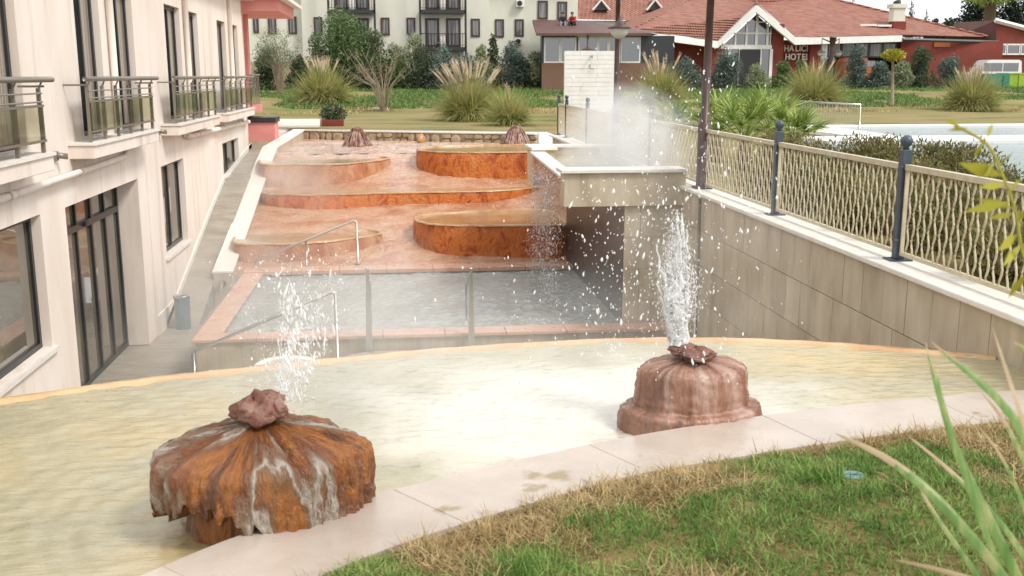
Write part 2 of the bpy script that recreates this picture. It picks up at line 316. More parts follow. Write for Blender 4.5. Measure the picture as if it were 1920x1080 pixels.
def leaf_cloud(centers, radii, n, size, aspect=2.2, up=.0, shell=.55):
    """n small leaf quads spread through ellipsoid clumps; returns verts, faces"""
    centers = np.array(centers); radii = np.array(radii)
    wgt = radii.prod(axis=1)**(2/3); idx = RNG.choice(len(centers), n, p=wgt/wgt.sum())
    d = RNG.normal(size=(n, 3)); d /= np.linalg.norm(d, axis=1)[:, None]
    rr = RNG.uniform(shell**3, 1, n)**(1/3)*RNG.uniform(.85, 1.12, n)
    P = centers[idx]+d*radii[idx]*rr[:, None]
    t = d*.6+RNG.normal(size=(n, 3))*.6; t[:, 2] += up; t /= np.linalg.norm(t, axis=1)[:, None]
    s = np.cross(t, RNG.normal(size=(n, 3))); s /= np.linalg.norm(s, axis=1)[:, None]
    L = size*RNG.uniform(.6, 1.3, n)[:, None]; Wd = L/aspect
    V = np.stack([P-t*L/2, P+s*Wd/2, P+t*L/2, P-s*Wd/2], 1).reshape(-1, 3)
    return V, np.arange(n*4).reshape(n, 4)
def blades(base, tip_dir, length, width, droop, seg=3):
    """curved grass blades (arrays): base Nx3, tip_dir Nx3 unit, length N, width N, droop N"""
    n = len(base); side = np.cross(tip_dir, np.array([0, 0, 1.])+RNG.normal(size=(n, 3))*.25); side /= np.linalg.norm(side, axis=1)[:, None]
    rows = []
    for k in range(seg+1):
        t = k/seg; c0 = base+tip_dir*(length*t)[:, None]; c0 = c0.copy(); c0[:, 2] -= droop*length*t*t
        wd = (width*(1-t*.92)/2)[:, None]; rows.append(c0-side*wd); rows.append(c0+side*wd)
    V = np.stack(rows, 1).reshape(-1, 3); m = 2*(seg+1); b = np.arange(n)[:, None]*m
    F = np.concatenate([b+np.array([[2*k, 2*k+1, 2*k+3, 2*k+2]]) for k in range(seg)], 0)
    return V, F

# ================================================================== GROUND AND LAWNS
def slope_z(Y): return min(-.49, -2.4+.22*(Y-21.5))
ST0, ST1 = Vector((-3.75, 37.6, 0)), Vector((4.55, 34.2, 0))        # back stone wall line
GZ = -.12
def gz(Y):
    t = np.clip((np.asarray(Y, float)-46)/30, 0, 1); return GZ+.95*t*t*(3-2*t)
def ground_at(x, y):
    z = GZ
    for _ in range(60): q = atz(x, y, z) if z < 1.6 else aty(x, y, 78); z = .7*z+.3*float(gz(min(q.y, 90)))
    return Vector((q.x, q.y, float(gz(q.y))))
g = MB()
GY = [42, 46, 50, 54, 58, 62, 66, 70, 74, 78, 95, 160, 900]
for a, e in zip(GY, GY[1:]):
    for xa, xe in zip((-400, -60, -20, 0, 20, 40, 60), (-60, -20, 0, 20, 40, 60, 400)):
        g.quad((xa, a, float(gz(a))), (xe, a, float(gz(a))), (xe, e, float(gz(e))), (xa, e, float(gz(e))))
g.quad((ST0.x-.2, ST0.y+.2, GZ), (ST1.x+.4, ST1.y+.2, GZ), (5.0, 42, GZ), (-4.0, 42, GZ))
g.quad((-60, 38.2, GZ), (ST0.x-.2, 38.2, GZ), (-4.0, 42, GZ), (-60, 42, GZ))
g.quad((4.95, -12, GZ), (400, -12, GZ), (400, 42, GZ), (4.95, 42, GZ))
struct(g.build('ground', m_lawn))
# lower court floor and ramp path beside the building
p = MB(); p.quad((-4.9, 6, -2.97), (4.7, 6, -2.97), (4.7, 22, -2.97), (-4.9, 22, -2.97))
struct(p.build('court_floor', m_path))
p = MB(); RY = [(19.6, -2.962), (21.6, -2.4), (24.5, -1.55), (27, -.9), (32.2, -.4), (36, -.3)]
for (a, za), (b_, zb) in zip(RY, RY[1:]): p.quad((-4.8, a, za), (-3.89, a, za), (-3.89, b_, zb), (-4.8, b_, zb)); p.quad((-3.89, a, -3.2), (-3.89, b_, -3.2), (-3.89, b_, zb), (-3.89, a, za))
struct(p.build('ramp_path', m_path))

# ================================================================== LEFT HOTEL WING (pink)
WX = -4.5
wing = thing('hotel_wing', (WX, 18, -2.97), 'long pale pink hotel wing with tall dark windows beside the ramp path', 'building')
holes = [  # y0,y1,z0,z1,depth
    (9.0, 13.14, .87, 3.12, .16), (15.47, 16.71, .87, 3.12, .16), (17.45, 18.75, .87, 3.12, .16), (21.28, 22.72, .87, 3.12, .16), (23.4, 24.69, .87, 3.12, .16),
    (27.28, 28.53, .87, 3.12, .16), (29.53, 30.69, .87, 3.12, .16),
    (9.6, 13.35, -1.68, .04, .18), (14.33, 18.3+.65, -2.985, 0, .5), (20.1, 22.2, -1.68, .05, .18), (27.1, 29.8, -.8, .03, .18)]
def wall_holes(ys, zs, holes, X):
    b = MB(); Y = sorted(set(ys+[h[0] for h in holes]+[h[1] for h in holes])); Z = sorted(set(zs+[h[2] for h in holes]+[h[3] for h in holes]))
    for i in range(len(Y)-1):
        for j in range(len(Z)-1):
            yc, zc = (Y[i]+Y[i+1])/2, (Z[j]+Z[j+1])/2
            if any(h[0] < yc < h[1] and h[2] < zc < h[3] for h in holes): continue
            b.quad((X, Y[i], Z[j]), (X, Y[i+1], Z[j]), (X, Y[i+1], Z[j+1]), (X, Y[i], Z[j+1]))
    for y0, y1, z0, z1, d in holes:
        xi = X-d
        b.quad((X, y0, z0), (X, y0, z1), (xi, y0, z1), (xi, y0, z0)); b.quad((X, y1, z0), (xi, y1, z0), (xi, y1, z1), (X, y1, z1))
        b.quad((X, y0, z1), (X, y1, z1), (xi, y1, z1), (xi, y0, z1)); b.quad((X, y0, z0), (xi, y0, z0), (xi, y1, z0), (X, y1, z0))
    b.quad((X, Y[-1], Z[0]), (X-6, Y[-1], Z[0]), (X-6, Y[-1], Z[-1]), (X, Y[-1], Z[-1]))
    b.quad((X, Y[0], Z[0]), (X, Y[0], Z[-1]), (X-6, Y[0], Z[-1]), (X-6, Y[0], Z[0]))
    b.quad((X, Y[0], Z[-1]), (X, Y[-1], Z[-1]), (X-6, Y[-1], Z[-1]), (X-6, Y[0], Z[-1]))
    return b
wall_holes([2.5, 31.6], [-3.2, 3.9], holes, WX).build('wall', m_plaster, wing)
MB().box(WX-.02, WX+.35, 2.5, 31.8, 3.9, 4.1).build('cornice', m_plaster, wing)
def window(y0, y1, z0, z1, d, nv, transom=None, name='window', door=False):
    x = WX-d; t = .07
    f = MB().box(x, x+.06, y0, y0+t, z0, z1).box(x, x+.06, y1-t, y1, z0, z1).box(x, x+.06, y0+t, y1-t, z1-t, z1).box(x, x+.06, y0+t, y1-t, z0, z0+t)
    fo = f.build(name, m_frame, wing)
    ww = (y1-y0-2*t)/nv
    for i in range(1, nv): MB().box(x+.002, x+.065, y0+t+i*ww-.03, y0+t+i*ww+.03, z0+t, z1-t).build('mullion', m_frame, fo)
    if transom: MB().box(x+.003, x+.075, y0+t, y1-t, transom, transom+.1).build('transom', m_frame, fo)
    for i in range(nv):
        a, b_ = y0+t+i*ww, y0+t+(i+1)*ww
        MB().box(x+.012+.002*(i % 2), x+.022+.002*(i % 2), a, b_, z0+t, z1-t).build('pane', (m_doorglass if z0 < .5 else (m_curtain if i == 1 and random.random() < .75 else m_glass)), fo)
    return fo
for h in holes[:7]: window(h[0], h[1], h[2], h[3], h[4], 2, None)
window(*holes[7][:4], .18, 2); window(*holes[9][:4], .18, 2); window(*holes[10][:4], .18, 2)
dr = window(holes[8][0]+.001, 18.299, -2.96, -.001, .42, 5, -.55, 'sliding_door')
MB().box(WX-.36, WX-.3, 16.2, 16.36, -.52, -.46).build('sensor', m_black, dr)
MB().box(WX-.49, WX-.003, 18.3, 18.948, -2.96, -.002).build('door_reveal', m_plaster, wing)
for (y0, y1, z0) in ((9.5, 13.45, -1.68), (20.0, 22.3, -1.68), (27, 29.9, -.8)):
    MB().box(WX-.17, WX+.06, y0, y1, z0-.06, z0-.003).build('window_sill', m_travlight, wing)
for (y0, y1) in ((16.71, 17.45), (22.72, 23.4), (28.53, 29.53)):
    yc = (y0+y1)/2; MB().tube([(WX+.07, yc, .9), (WX+.07, yc, 4.0)], .055, 12).build('downpipe', m_plaster, wing, True)
MB().box(WX-.003, WX+.03, 19.0, 31.6, -3.1, -2.6).build('plinth', m_plaster, wing)
# skirting that climbs with the ramp
sk = MB()
for (a, za), (b_, zb) in zip(RY[:5], RY[1:5]+[(31.6, -.45)]):
    sk.quad((WX+.03, a, za-.05), (WX+.03, b_, zb-.05), (WX+.03, b_, zb+.12), (WX+.03, a, za+.12)); sk.quad((WX+.03, a, za+.12), (WX+.03, b_, zb+.12), (WX, b_, zb+.12), (WX, a, za+.12))
sk.build('skirting', m_travlight, wing)
BAL = [(8.5, 13.0, 'pink hotel wing balcony next to the large lower sliding window'), (14.7, 18.6, 'pink hotel wing balcony above the automatic glass entrance door'),
       (20.3, 24.9, 'pink hotel wing balcony above the two-pane ground window by the bin'), (26.1, 30.9, 'pink hotel wing balcony above the small barred basement window')]
for y0, y1, lab in BAL:
    b = thing('balcony', (WX, (y0+y1)/2, .6), lab, 'balcony', 'balconies along the pink wing')
    MB().box(WX-.15, WX+.34, y0, y1, .62, .80).build('slab', m_plaster, b, bevel=.01)
    MB().box(WX-.15, WX+.37, y0-.02, y1+.02, .803, .84).build('slab_edge', m_travlight, b)
    fx = WX+.27
    MB().tube([(fx+.05, y0-.1, 1.70), (fx+.05, y1+.25, 1.70)], .035, 10).build('handrail', m_bronze, b, True)
    n = 6
    for k in range(n):
        y = y0+.12+(y1-y0-.24)*k/(n-1); MB().box(fx-.02, fx+.02, y-.025, y+.025, .845, 1.6).tube([(fx, y, 1.58), (fx+.05, y, 1.68)], .012, 5).build('baluster', m_bronze, b)
    for z in (1.44, 1.54): MB().tube([(fx+.03, y0+.1, z), (fx+.03, y1-.1, z)], .011, 6).build('rail', m_bronze, b)
    for z in (.97, 1.38): MB().box(fx+.022, fx+.045, y0+.1, y1-.1, z, z+.03).build('rail', m_bronze, b)
    hl = (y1-y0)/2
    for a, e in ((y0+.12, y0+hl-.25), (y0+hl+.25, y1-.12)):
        MB().box(fx+.028, fx+.038, a, e, 1.0, 1.38).build('glass_panel', m_bglass, b)
    for yy in (y0, y1): MB().tube([(WX, yy, 1.62), (fx+.03, yy, 1.62)], .015, 6).build('rail', m_bronze, b)
pp = thing('wall_pipe', (WX+.09, 12, .42), 'long cream drainpipe running along the pink wall under the balconies', 'pipe')
MB().tube([(WX+.09, 8, .36), (WX+.09, 17.2, .46), (WX+.09, 17.6, .6)], .046, 12).build('pipe', m_plaster, pp, True)
for y in (9.5, 12.1, 14.8): MB().tube([(WX+.09, y, .36+.011*(y-8)), (WX+.09, y+.14, .36+.011*(y+.14-8))], .056, 12).build('coupling', m_plaster, pp, True)
pp = thing('wall_pipe', (WX+.09, 22, .47), 'shorter cream drainpipe on the pink wall ending at the far wing corner', 'pipe')
MB().tube([(WX+.09, 22.2, .52), (WX+.09, 22.7, .48), (WX+.09, 31.4, .40)], .055, 12).build('pipe', m_plaster, pp, True)
for y in (23.5, 26.8, 30): MB().tube([(WX+.09, y, .475), (WX+.09, y+.14, .474)], .066, 12).build('coupling', m_plaster, pp, True)
for y, lab in ((14.1, 'small grey wall spotlight between the first two balconies, near the long drainpipe'), (20.06, 'small grey wall spotlight beside the balcony over the two-pane window')):
    s_ = thing('wall_spotlight', (WX, y, .71), lab, 'spotlight', 'spotlights on the pink wall')
    MB().box(WX+.001, WX+.04, y-.05, y+.05, .65, .77).build('bracket', m_bronze, s_); MB().tube([(WX+.03, y, .72), (WX+.15, y+.04, .70)], .04, 12).build('lamp_head', m_bronze, s_, True)
    MB().tube([(WX+.15, y+.04, .70), (WX+.157, y+.043, .699)], .034, 12).build('lens', m_globe, s_, True)
# the salmon far end: eave, column, block, steps
fe = thing('salmon_annex', (-4.6, 34, -.4), 'salmon pink end of the wing with column and overhanging eave', 'building')
MB().box(-8, -3.45, 32.0, 36.5, 3.62, 3.95).build('eave', m_pinkpaint, fe)
MB().box(-8, -3.2, 31.8, 36.7, 3.952, 4.05).build('eave_trim', m_white, fe)
MB().box(-5.0, -4.62, 32.3, 32.7, -.4, 3.618).build('column', m_plaster, fe); MB().box(-5.1, -4.68, 33.9, 34.35, -.4, 3.617).build('column', m_pinkpaint, fe)
MB().box(-8, -4.9, 34.6, 34.9, -.4, 3.615).build('wall', m_pinkpaint, fe)
for k in range(6): MB().tube([(-4.45, 32.6+.35*k, .84), (-4.45, 32.6+.35*k, 1.75)], .014, 6).build('baluster', m_bronze, fe)
MB().tube([(-4.45, 31.9, 1.76), (-4.45, 34.6, 1.76)], .03, 8).build('handrail', m_bronze, fe, True)
MB().box(-5.2, -4.4, 31.85, 34.6, .6, .83).build('balcony_slab', m_pinkpaint, fe)
pk = thing('salmon_planter_block', (-4.25, 33.2, -.4), 'salmon painted block with dark grey cap at the wing corner', 'planter')
MB().box(-4.75, -3.85, 33.0, 34.0, -.28, .3).build('body', m_pinkpaint, pk); MB().box(-4.8, -3.8, 32.95, 34.05, .302, .46).build('cap', m_frame, pk); MB().box(-4.78, -3.83, 32.97, 34.03, -.6, -.282).build('base', m_trav, pk)
stp = thing('marble_steps', (-3.6, 38.2, -.3), 'pale marble steps beside the salmon block leading to the lawn', 'steps')
for k in range(5): MB().box(-4.9, -2.9+.0*k, 37.9+.35*k, 38.26+.35*k, -.6, -.22+.09*k).build('step', m_travlight, stp, bevel=.01)
pl = thing('red_planter', (-2.5, 39.5, -.12), 'low terracotta red planter with a round dark green bush by the marble steps', 'planter')
MB().box(-2.85, -2.05, 39.2, 39.8, -.12, .12).build('trough', m_red, pl, bevel=.02)
V, F = leaf_cloud([(-2.45, 39.5, .4), (-2.2, 39.5, .32), (-2.7, 39.5, .34)], [(.36, .3, .36), (.28, .25, .26), (.25, .25, .25)], 1500, .09)
raw('bush', V, F, m_dark, pl)
bn = thing('litter_bin', (-4.15, 19.5, -2.97), 'blue grey cylindrical litter bin against the pink wall', 'bin')
MB().lathe(-4.15, 19.5, [(.13, -2.97), (.14, -2.95), (.145, -2.4), (.15, -2.38), (.15, -2.35), (.13, -2.35), (.12, -2.45)], 20).build('body', m_bin, bn, True)
MB().lathe(-4.15, 19.5, [(.152, -2.36), (.158, -2.35), (.158, -2.33), (.152, -2.32), (.135, -2.32), (.134, -2.36)], 20).build('rim', m_steel, bn, True)

# ================================================================== THERMAL TERRACE
nx, ny = 160, 330
X = np.linspace(-3.6, 4.7, nx); Y = np.linspace(21.7, 38.2, ny); XX, YY = np.meshgrid(X, Y)
ZZ = np.minimum(-.49, -2.4+.22*(YY-21.5))
ZZ = ZZ+.05*(vnoise(XX, YY, 2.4, 3)-.5)+.035*(vnoise(XX*1.0, YY*1.6, 6, 4)-.5)+.022*(vnoise(XX, YY*1.5, 17, 5)-.5)+.014*(vnoise(XX, YY*1.6, 34, 6)-.5)
idx = np.arange(nx*ny).reshape(ny, nx)
F = np.stack([idx[:-1, :-1], idx[:-1, 1:], idx[1:, 1:], idx[1:, :-1]], -1).reshape(-1, 4)
struct(raw('terrace', np.stack([XX, YY, ZZ], -1), F, m_terr, smooth=True))
m_sheet = M('thin_running_water', [(.3, H('c9a48c', .85)), (.5, H('dcc6b6', .92)), (.7, H('cfa98c', .85))], 1.1, 6, .05, 1, 9, stretch=(.6, 1, 1), bstretch=(.8, 2.2, 1), bdist=.06, spec=1, ior=1.6)
wt = MB(); wt.quad((-3.5, 30.25, -.480), (4.58, 30.25, -.480), (4.55, 34.6, -.480), (-3.4, 37.6, -.480)); struct(wt.build('water', m_sheet))
def basin(name, label, outline, zt, mat, depth=.9, flare=.06, rimw=.055, water=-.03):
    o = smooth_poly([(x, y, 0) for x, y in outline], 6); n = len(o)
    cx = sum(q[0] for q in o)/n; cy = sum(q[1] for q in o)/n
    b = thing(name, (cx, cy, zt-.5), label, 'basin', 'mineral basins on the terrace')
    def off(d): 
        r = []
        for i in range(n):
            a, e = Vector(o[(i-1) % n]), Vector(o[(i+1) % n]); t = (e-a).normalized(); nn = Vector((t.y, -t.x, 0))
            jt = random.uniform(-.012, .012); r.append((o[i][0]+nn.x*(d+jt), o[i][1]+nn.y*(d+jt)))
        return r
    area = sum(o[i][0]*o[(i+1) % n][1]-o[(i+1) % n][0]*o[i][1] for i in range(n)); sg = 1 if area > 0 else -1
    rings = [(flare*sg, -depth), (flare*.5*sg, -.35), (.02*sg, -.12), (0, -.02)]
    v = []; f = []
    for d, z in rings: v += [(x, y, zt+z) for x, y in off(d)]
    for k in range(len(rings)-1):
        for i in range(n): f.append((k*n+i, k*n+(i+1) % n, (k+1)*n+(i+1) % n, (k+1)*n+i))
    raw('wall', v, f, mat, b, True)
    r2 = [(.02*sg, -.022), (.012*sg, .006), (-rimw*.5*sg, .012), (-rimw*sg, 0), (-rimw*sg, -.1)]; v = []; f = []
    for d, z in r2: v += [(x, y, zt+z+random.uniform(-.006, .006)) for x, y in off(d)]
    for k in range(len(r2)-1):
        for i in range(n): f.append((k*n+i, k*n+(i+1) % n, (k+1)*n+(i+1) % n, (k+1)*n+i))
    raw('rim', v, f, m_rim, b, True)
    raw('water', [(x, y, zt+water) for x, y in off(-rimw*.6*sg)], [tuple(range(n))], m_basinw, b)
    return b
basin('mineral_basin', 'half-moon basin with dull brown wall high on the terrace by the sloping parapet', [(-3.62, 27.65), (-2.6, 27.42), (-1.5, 27.5), (-.85, 28.15), (-.25, 29.5), (-1.2, 30.1), (-3.62, 30.1)], -.54, m_rustpale, .8)
basin('mineral_basin', 'wide shallow basin with long rust wall spanning the middle of the terrace', [(-3.35, 26.1), (-2.7, 25.7), (-1.9, 25.6), (0, 25.87), (1.35, 25.9), (2.6, 26.1), (3.5, 26.7), (3.3, 27.3), (0, 27.5), (-3.4, 27.3)], -1.14, m_rust, .6)
basin('mineral_basin', 'low tan half-moon basin behind the steel handrail at the terrace foot', [(-3.62, 22.55), (-2.9, 22.35), (-2.2, 22.33), (-1.1, 22.88), (-.45, 23.6), (-.9, 24.3), (-2.2, 24.5), (-3.62, 24.4)], -1.82, m_rustpale, .6)
basin('mineral_basin', 'large bright rust basin against the stone tank at the terrace top', [(.5, 29.2), (.75, 28.55), (1.35, 28.08), (2.2, 27.92), (3.4, 27.9), (4.3, 27.95), (4.4, 30.6), (3.0, 31.0), (1.4, 30.7), (.7, 30.1)], -.30, m_rust, .9)
basin('mineral_basin', 'oval rust red basin brimming with tan water next to the dark wall', [(.32, 23.75), (.42, 23.2), (.75, 22.75), (1.4, 22.48), (2.46, 22.4), (3.6, 22.4), (3.75, 23.6), (3.6, 24.9), (2.4, 25.0), (1.2, 24.8), (.5, 24.35)], -1.51, m_rust, .9)
# parapet climbing on the left
pw = thing('parapet_wall', (-3.7, 25, -2.9), 'pale stone parapet climbing along the ramp beside the terrace', 'wall')
PY = [(21.45, -2.24), (25, -1.46), (28.9, -.54), (30.4, -.27), (33.5, -.22), (37.6, -.14)]; PXs = [-3.92, -3.92, -3.92, -3.92, -3.85, -3.75]
b = MB(); cpm = []
for i in range(len(PY)-1):
    (y0, z0), (y1, z1) = PY[i], PY[i+1]; x0, x1 = PXs[i], PXs[i+1]
    poly = [(x0+.03, y0), (x0+.40, y0), (x1+.40, y1), (x1+.03, y1)]
    zf = lambda x, y, y0=y0, y1=y1, z0=z0, z1=z1: z0+(z1-z0)*(y-y0)/(y1-y0)-.05
    b.prism(poly, lambda x, y: -3.2, zf)
b.build('wall', m_trav, pw)
for i in range(len(PY)-1):
    (y0, z0), (y1, z1) = PY[i], PY[i+1]; x0, x1 = PXs[i], PXs[i+1]; n = 3 if i < 2 else 2
    for k in range(n):
        t0, t1 = k/n, (k+1)/n-.004
        ya, yb = y0+(y1-y0)*t0, y0+(y1-y0)*t1; xa, xb = x0+(x1-x0)*t0, x0+(x1-x0)*t1
        zf = lambda dz: (lambda x, y, y0=y0, y1=y1, z0=z0, z1=z1: z0+(z1-z0)*(y-y0)/(y1-y0)+dz)
        MB().prism([(xa, ya), (xa+.43, ya), (xb+.43, yb), (xb, yb)], zf(-.048), zf(0)).build('coping_slab', m_travlight, pw, bevel=.008)
sp = thing('spout_pipe', (-3.72, 21.4, -2.55), 'bent steel spout on the end of the climbing parapet', 'spout')
MB().tube([(-3.72, 21.46, -2.5), (-3.72, 21.3, -2.44), (-3.7, 21.15, -2.5), (-3.7, 21.12, -2.62)], .045, 10).build('pipe', m_bronze, sp, True); MB().tube([(-3.72, 21.455, -2.5), (-3.72, 21.43, -2.5)], .075, 12).build('flange', m_bronze, sp, True)
# back stone wall with single stones
sw = thing('stone_wall', (0, 36, -.55), 'low rough stone wall with flat cap at the top of the terrace', 'wall')
dirv = (ST1-ST0).normalized(); nrm = Vector((-dirv.y, dirv.x, 0)); LEN = (ST1-ST0).length
def onw(s_, d, z): q = ST0+dirv*s_+nrm*d; return (q.x, q.y, z)
b = MB(); q = [onw(0, .03, 0), onw(LEN, .03, 0), onw(LEN, .4, 0), onw(0, .4, 0)]; b.prism([(v[0], v[1]) for v in q], -.75, -.20); b.build('mortar_core', m_stain, sw)
m_stones = M('wall_stone', [(.3, H('9d8a6e', .75)), (.6, H('c4b292', .8)), (.8, H('b0875f', .75))], 5, 6, .7, .5, 30, rand=.25)
for k in range(9):
    s0, s1 = LEN*k/9+.006, LEN*(k+1)/9-.006; q = [onw(s0, -.05, 0), onw(s1, -.05, 0), onw(s1, .45, 0), onw(s0, .45, 0)]
    MB().prism([(v[0], v[1]) for v in q], -.197, -.14).build('cap_slab', m_travlight, sw, bevel=.01)
s_ = .05; row = 0
while s_ < LEN-.2:
    wd = random.uniform(.2, .42); two = s_ > 2.2
    hs_ = [(-.56, -.21)] if not two else ([(-.56, -.385), (-.375, -.21)] if random.random() < .75 else [(-.56, -.21)])
    for z0, z1 in hs_:
        ox = random.uniform(-.05, .05) if two else 0
        n = 7; pts = []
        for k in range(n):
            a = 2*PI*k/n+random.uniform(-.2, .2); ca, sa = math.cos(a), math.sin(a)
            e = max(abs(ca), abs(sa))**.8
            pts.append((s_+wd/2+ox+ca/e*wd*.48, (z0+z1)/2+sa/e*(z1-z0)*.47))
        b = MB(); fr = [onw(u, .0, v) for u, v in pts]; cu = s_+wd/2+ox; cz = (z0+z1)/2
        fo = [onw(cu+(u-cu)*.8, -.05-random.uniform(0, .03), cz+(v-cz)*.8) for u, v in pts]; bk = [onw(u, .05, v) for u, v in pts]
        b.v = bk+fr+fo; b.f = [tuple(range(2*n, 3*n))[::-1]]
        for i in range(n):
            j = (i+1) % n; b.f += [(i, j, n+j, n+i), (n+i, n+j, 2*n+j, 2*n+i)]
        b.build('stone', m_stones, sw)
    s_ += wd+.02
def cone(x, y, z0, r, h, lab):
    t = thing('tufa_cone', (x, y, z0), lab, 'mineral cone', 'mineral cones at the terrace top')
    def wob(a, i, rr, z): k = 1+.05*math.sin(9*a)+.035*math.sin(17*a+1)+.03*math.sin(5*a+2); return rr*k, z+.02*math.sin(3*a)
    MB().lathe(x, y, [(r*1.08, z0-.08), (r*.98, z0+.03), (r*.78, z0+h*.3), (r*.55, z0+h*.62), (r*.34, z0+h*.86), (r*.2, z0+h*.98), (r*.09, z0+h*.95)], 54, wob).build('cone_body', m_cone, t, True)
    b = MB()
    for k in range(22):
        a = 2*PI*k/22+random.uniform(-.1, .1); b.tube([(x+r*f*math.cos(a+.15*f*math.sin(k)), y+r*f*math.sin(a+.15*f*math.sin(k)), z0+h*g_) for f, g_ in ((.3, .93), (.5, .72), (.72, .42), (.95, .08))], [.012, .016, .02, .012], 4)
    b.build('mineral_ribs', M('rib_%d' % int(x*10+100), [(.4, H('8a5140', .8)), (.6, H('c8b4a4', .8))], 6, 4, .5), t, True)['kind'] = 'stuff'
cone(-1.33, 33.6, -.5, .48, .62, 'dark red streaked mineral cone standing alone in front of the stone wall'); cone(3.85, 33.9, -.5, .5, .64, 'dark red streaked mineral cone beside the stone tank corner')
def rock_mesh(cx, cy, cz, rx, ry, rz, seed, n=14, mlat=9):
    r = random.Random(seed); ph = [r.uniform(0, 6) for _ in range(6)]; v = []; f = []
    for i in range(mlat+1):
        th = PI*i/mlat
        for k in range(n):
            a = 2*PI*k/n; d = 1+.16*math.sin(2*a+ph[0]+th)+.12*math.sin(3*a+ph[1]-2*th)+.08*math.sin(5*a+ph[2]+3*th)+.05*math.sin(9*a+ph[3])*math.sin(6*th)
            v.append((cx+rx*d*math.sin(th)*math.cos(a), cy+ry*d*math.sin(th)*math.sin(a), cz+rz*d*math.cos(th)))
    for i in range(mlat):
        for k in range(n): f.append((i*n+k, (i+1)*n+k, (i+1)*n+(k+1) % n, i*n+(k+1) % n))
    return v, f
v, f = rock_mesh(.75, 35.0, -.36, .16, .14, .16, 5); tag(raw('orange_rock', v, f, m_rim, None, True), 'small orange crusted rock against the stone wall', 'rock')

# ================================================================== MIDDLE POOL
mp = thing('middle_pool', (0, 18.6, -2.97), 'rectangular grey thermal pool with peach stone edging below the terrace', 'pool')
PX0, PX1, PY0, PY1, PZ = -3.27, 4.6, 15.85, 21.75, -2.28
MB().box(PX0+.05, PX0+.35, PY0+.05, PY1, -2.968, PZ-.06).build('side_wall', m_stain, mp); MB().box(PX0+.35, PX1, PY0+.05, PY0+.32, -2.968, PZ-.06).build('front_wall', m_stain, mp)
MB().box(PX0+.35, PX1, PY1-.3, PY1-.02, -2.968, PZ-.06).build('back_wall', m_stain, mp)
n = 5
for k in range(n):
    a = PY0+.42+(PY1-PY0-.8)*k/n; e = PY0+.42+(PY1-PY0-.8)*(k+1)/n-.006; MB().box(PX0, PX0+.4, a, e, PZ-.058, PZ).build('coping_slab', m_peach, mp, bevel=.01)
for k in range(8):
    a, e = PX0+(PX1-PX0)*k/8, PX0+(PX1-PX0)*(k+1)/8-.006
    MB().box(a, e, PY0, PY0+.41, PZ-.058, PZ+.001).build('coping_slab', m_peach, mp, bevel=.01)
    MB().box(a, e, PY1-.38, PY1+.12, PZ-.058, PZ+.03).build('coping_slab', m_peach, mp, bevel=.01)
nx, ny = 200, 150
X = np.linspace(PX0+.38, PX1, nx); Y = np.linspace(PY0+.38, PY1-.36, ny); XX, YY = np.meshgrid(X, Y)
ZZ = PZ-.075+.035*(vnoise(XX*.8, YY*1.4, 11, 21)-.5)+.022*(vnoise(XX, YY, 24, 22)-.5)
idx = np.arange(nx*ny).reshape(ny, nx); Fq = np.stack([idx[:-1, :-1], idx[:-1, 1:], idx[1:, 1:], idx[1:, :-1]], -1).reshape(-1, 4)
raw('water', np.stack([XX, YY, ZZ], -1), Fq, m_pool, mp, True)
def rail(name, pts, lab, mids=(), r=.024):
    t = thing(name, (pts[0][0], pts[0][1], PZ), lab, 'handrail', 'steel handrails round the pool')
    MB().tube(smooth_poly(pts, 3, False) if False else pts, r, 10).build('rail', m_steel, t, True)
    for a, b_ in mids: MB().tube([a, b_], r*.8, 8).build('post', m_steel, t, True)
    for q in (pts[0], pts[-1]): MB().lathe(q[0], q[1], [(.06, q[2]-.002), (.06, q[2]+.012), (.03, q[2]+.02)], 14).build('base_plate', m_steel, t, True)
a0 = aty(478, 498, 21.95); a1 = aty(482, 488, 21.95); a2 = aty(668, 412, 22.1); a3 = aty(671, 487, 22.1); md = aty(573, 452, 22.03)
rail('handrail', [(a0.x, a0.y, PZ+.03), (a0.x, a0.y, a1.z-.04), tuple(a1+Vector((.05, 0, .02))), tuple(a2-Vector((.06, 0, .02))), tuple(a2+Vector((0, 0, -.03))), (a2.x+.01, a2.y, PZ+.03)], 'slanting steel handrail on the edging in front of the low tan basin', [((md.x, md.y, PZ+.03), (md.x, md.y, md.z))])
b0 = aty(363, 690, 15.6); b1 = aty(363, 660, 15.6); b2 = aty(628, 545, 15.65); b3 = aty(630, 655, 15.65)
rail('handrail', [(b0.x, b0.y, -2.966), (b0.x, b0.y, b1.z-.03), tuple(b1+Vector((.04, 0, .02))), tuple(b2-Vector((.05, 0, .02))), tuple(b2+Vector((0, 0, -.03))), (b2.x+.01, b2.y, -2.966)], 'slanting steel handrail outside the pool corner near the round white basin', [], .026)
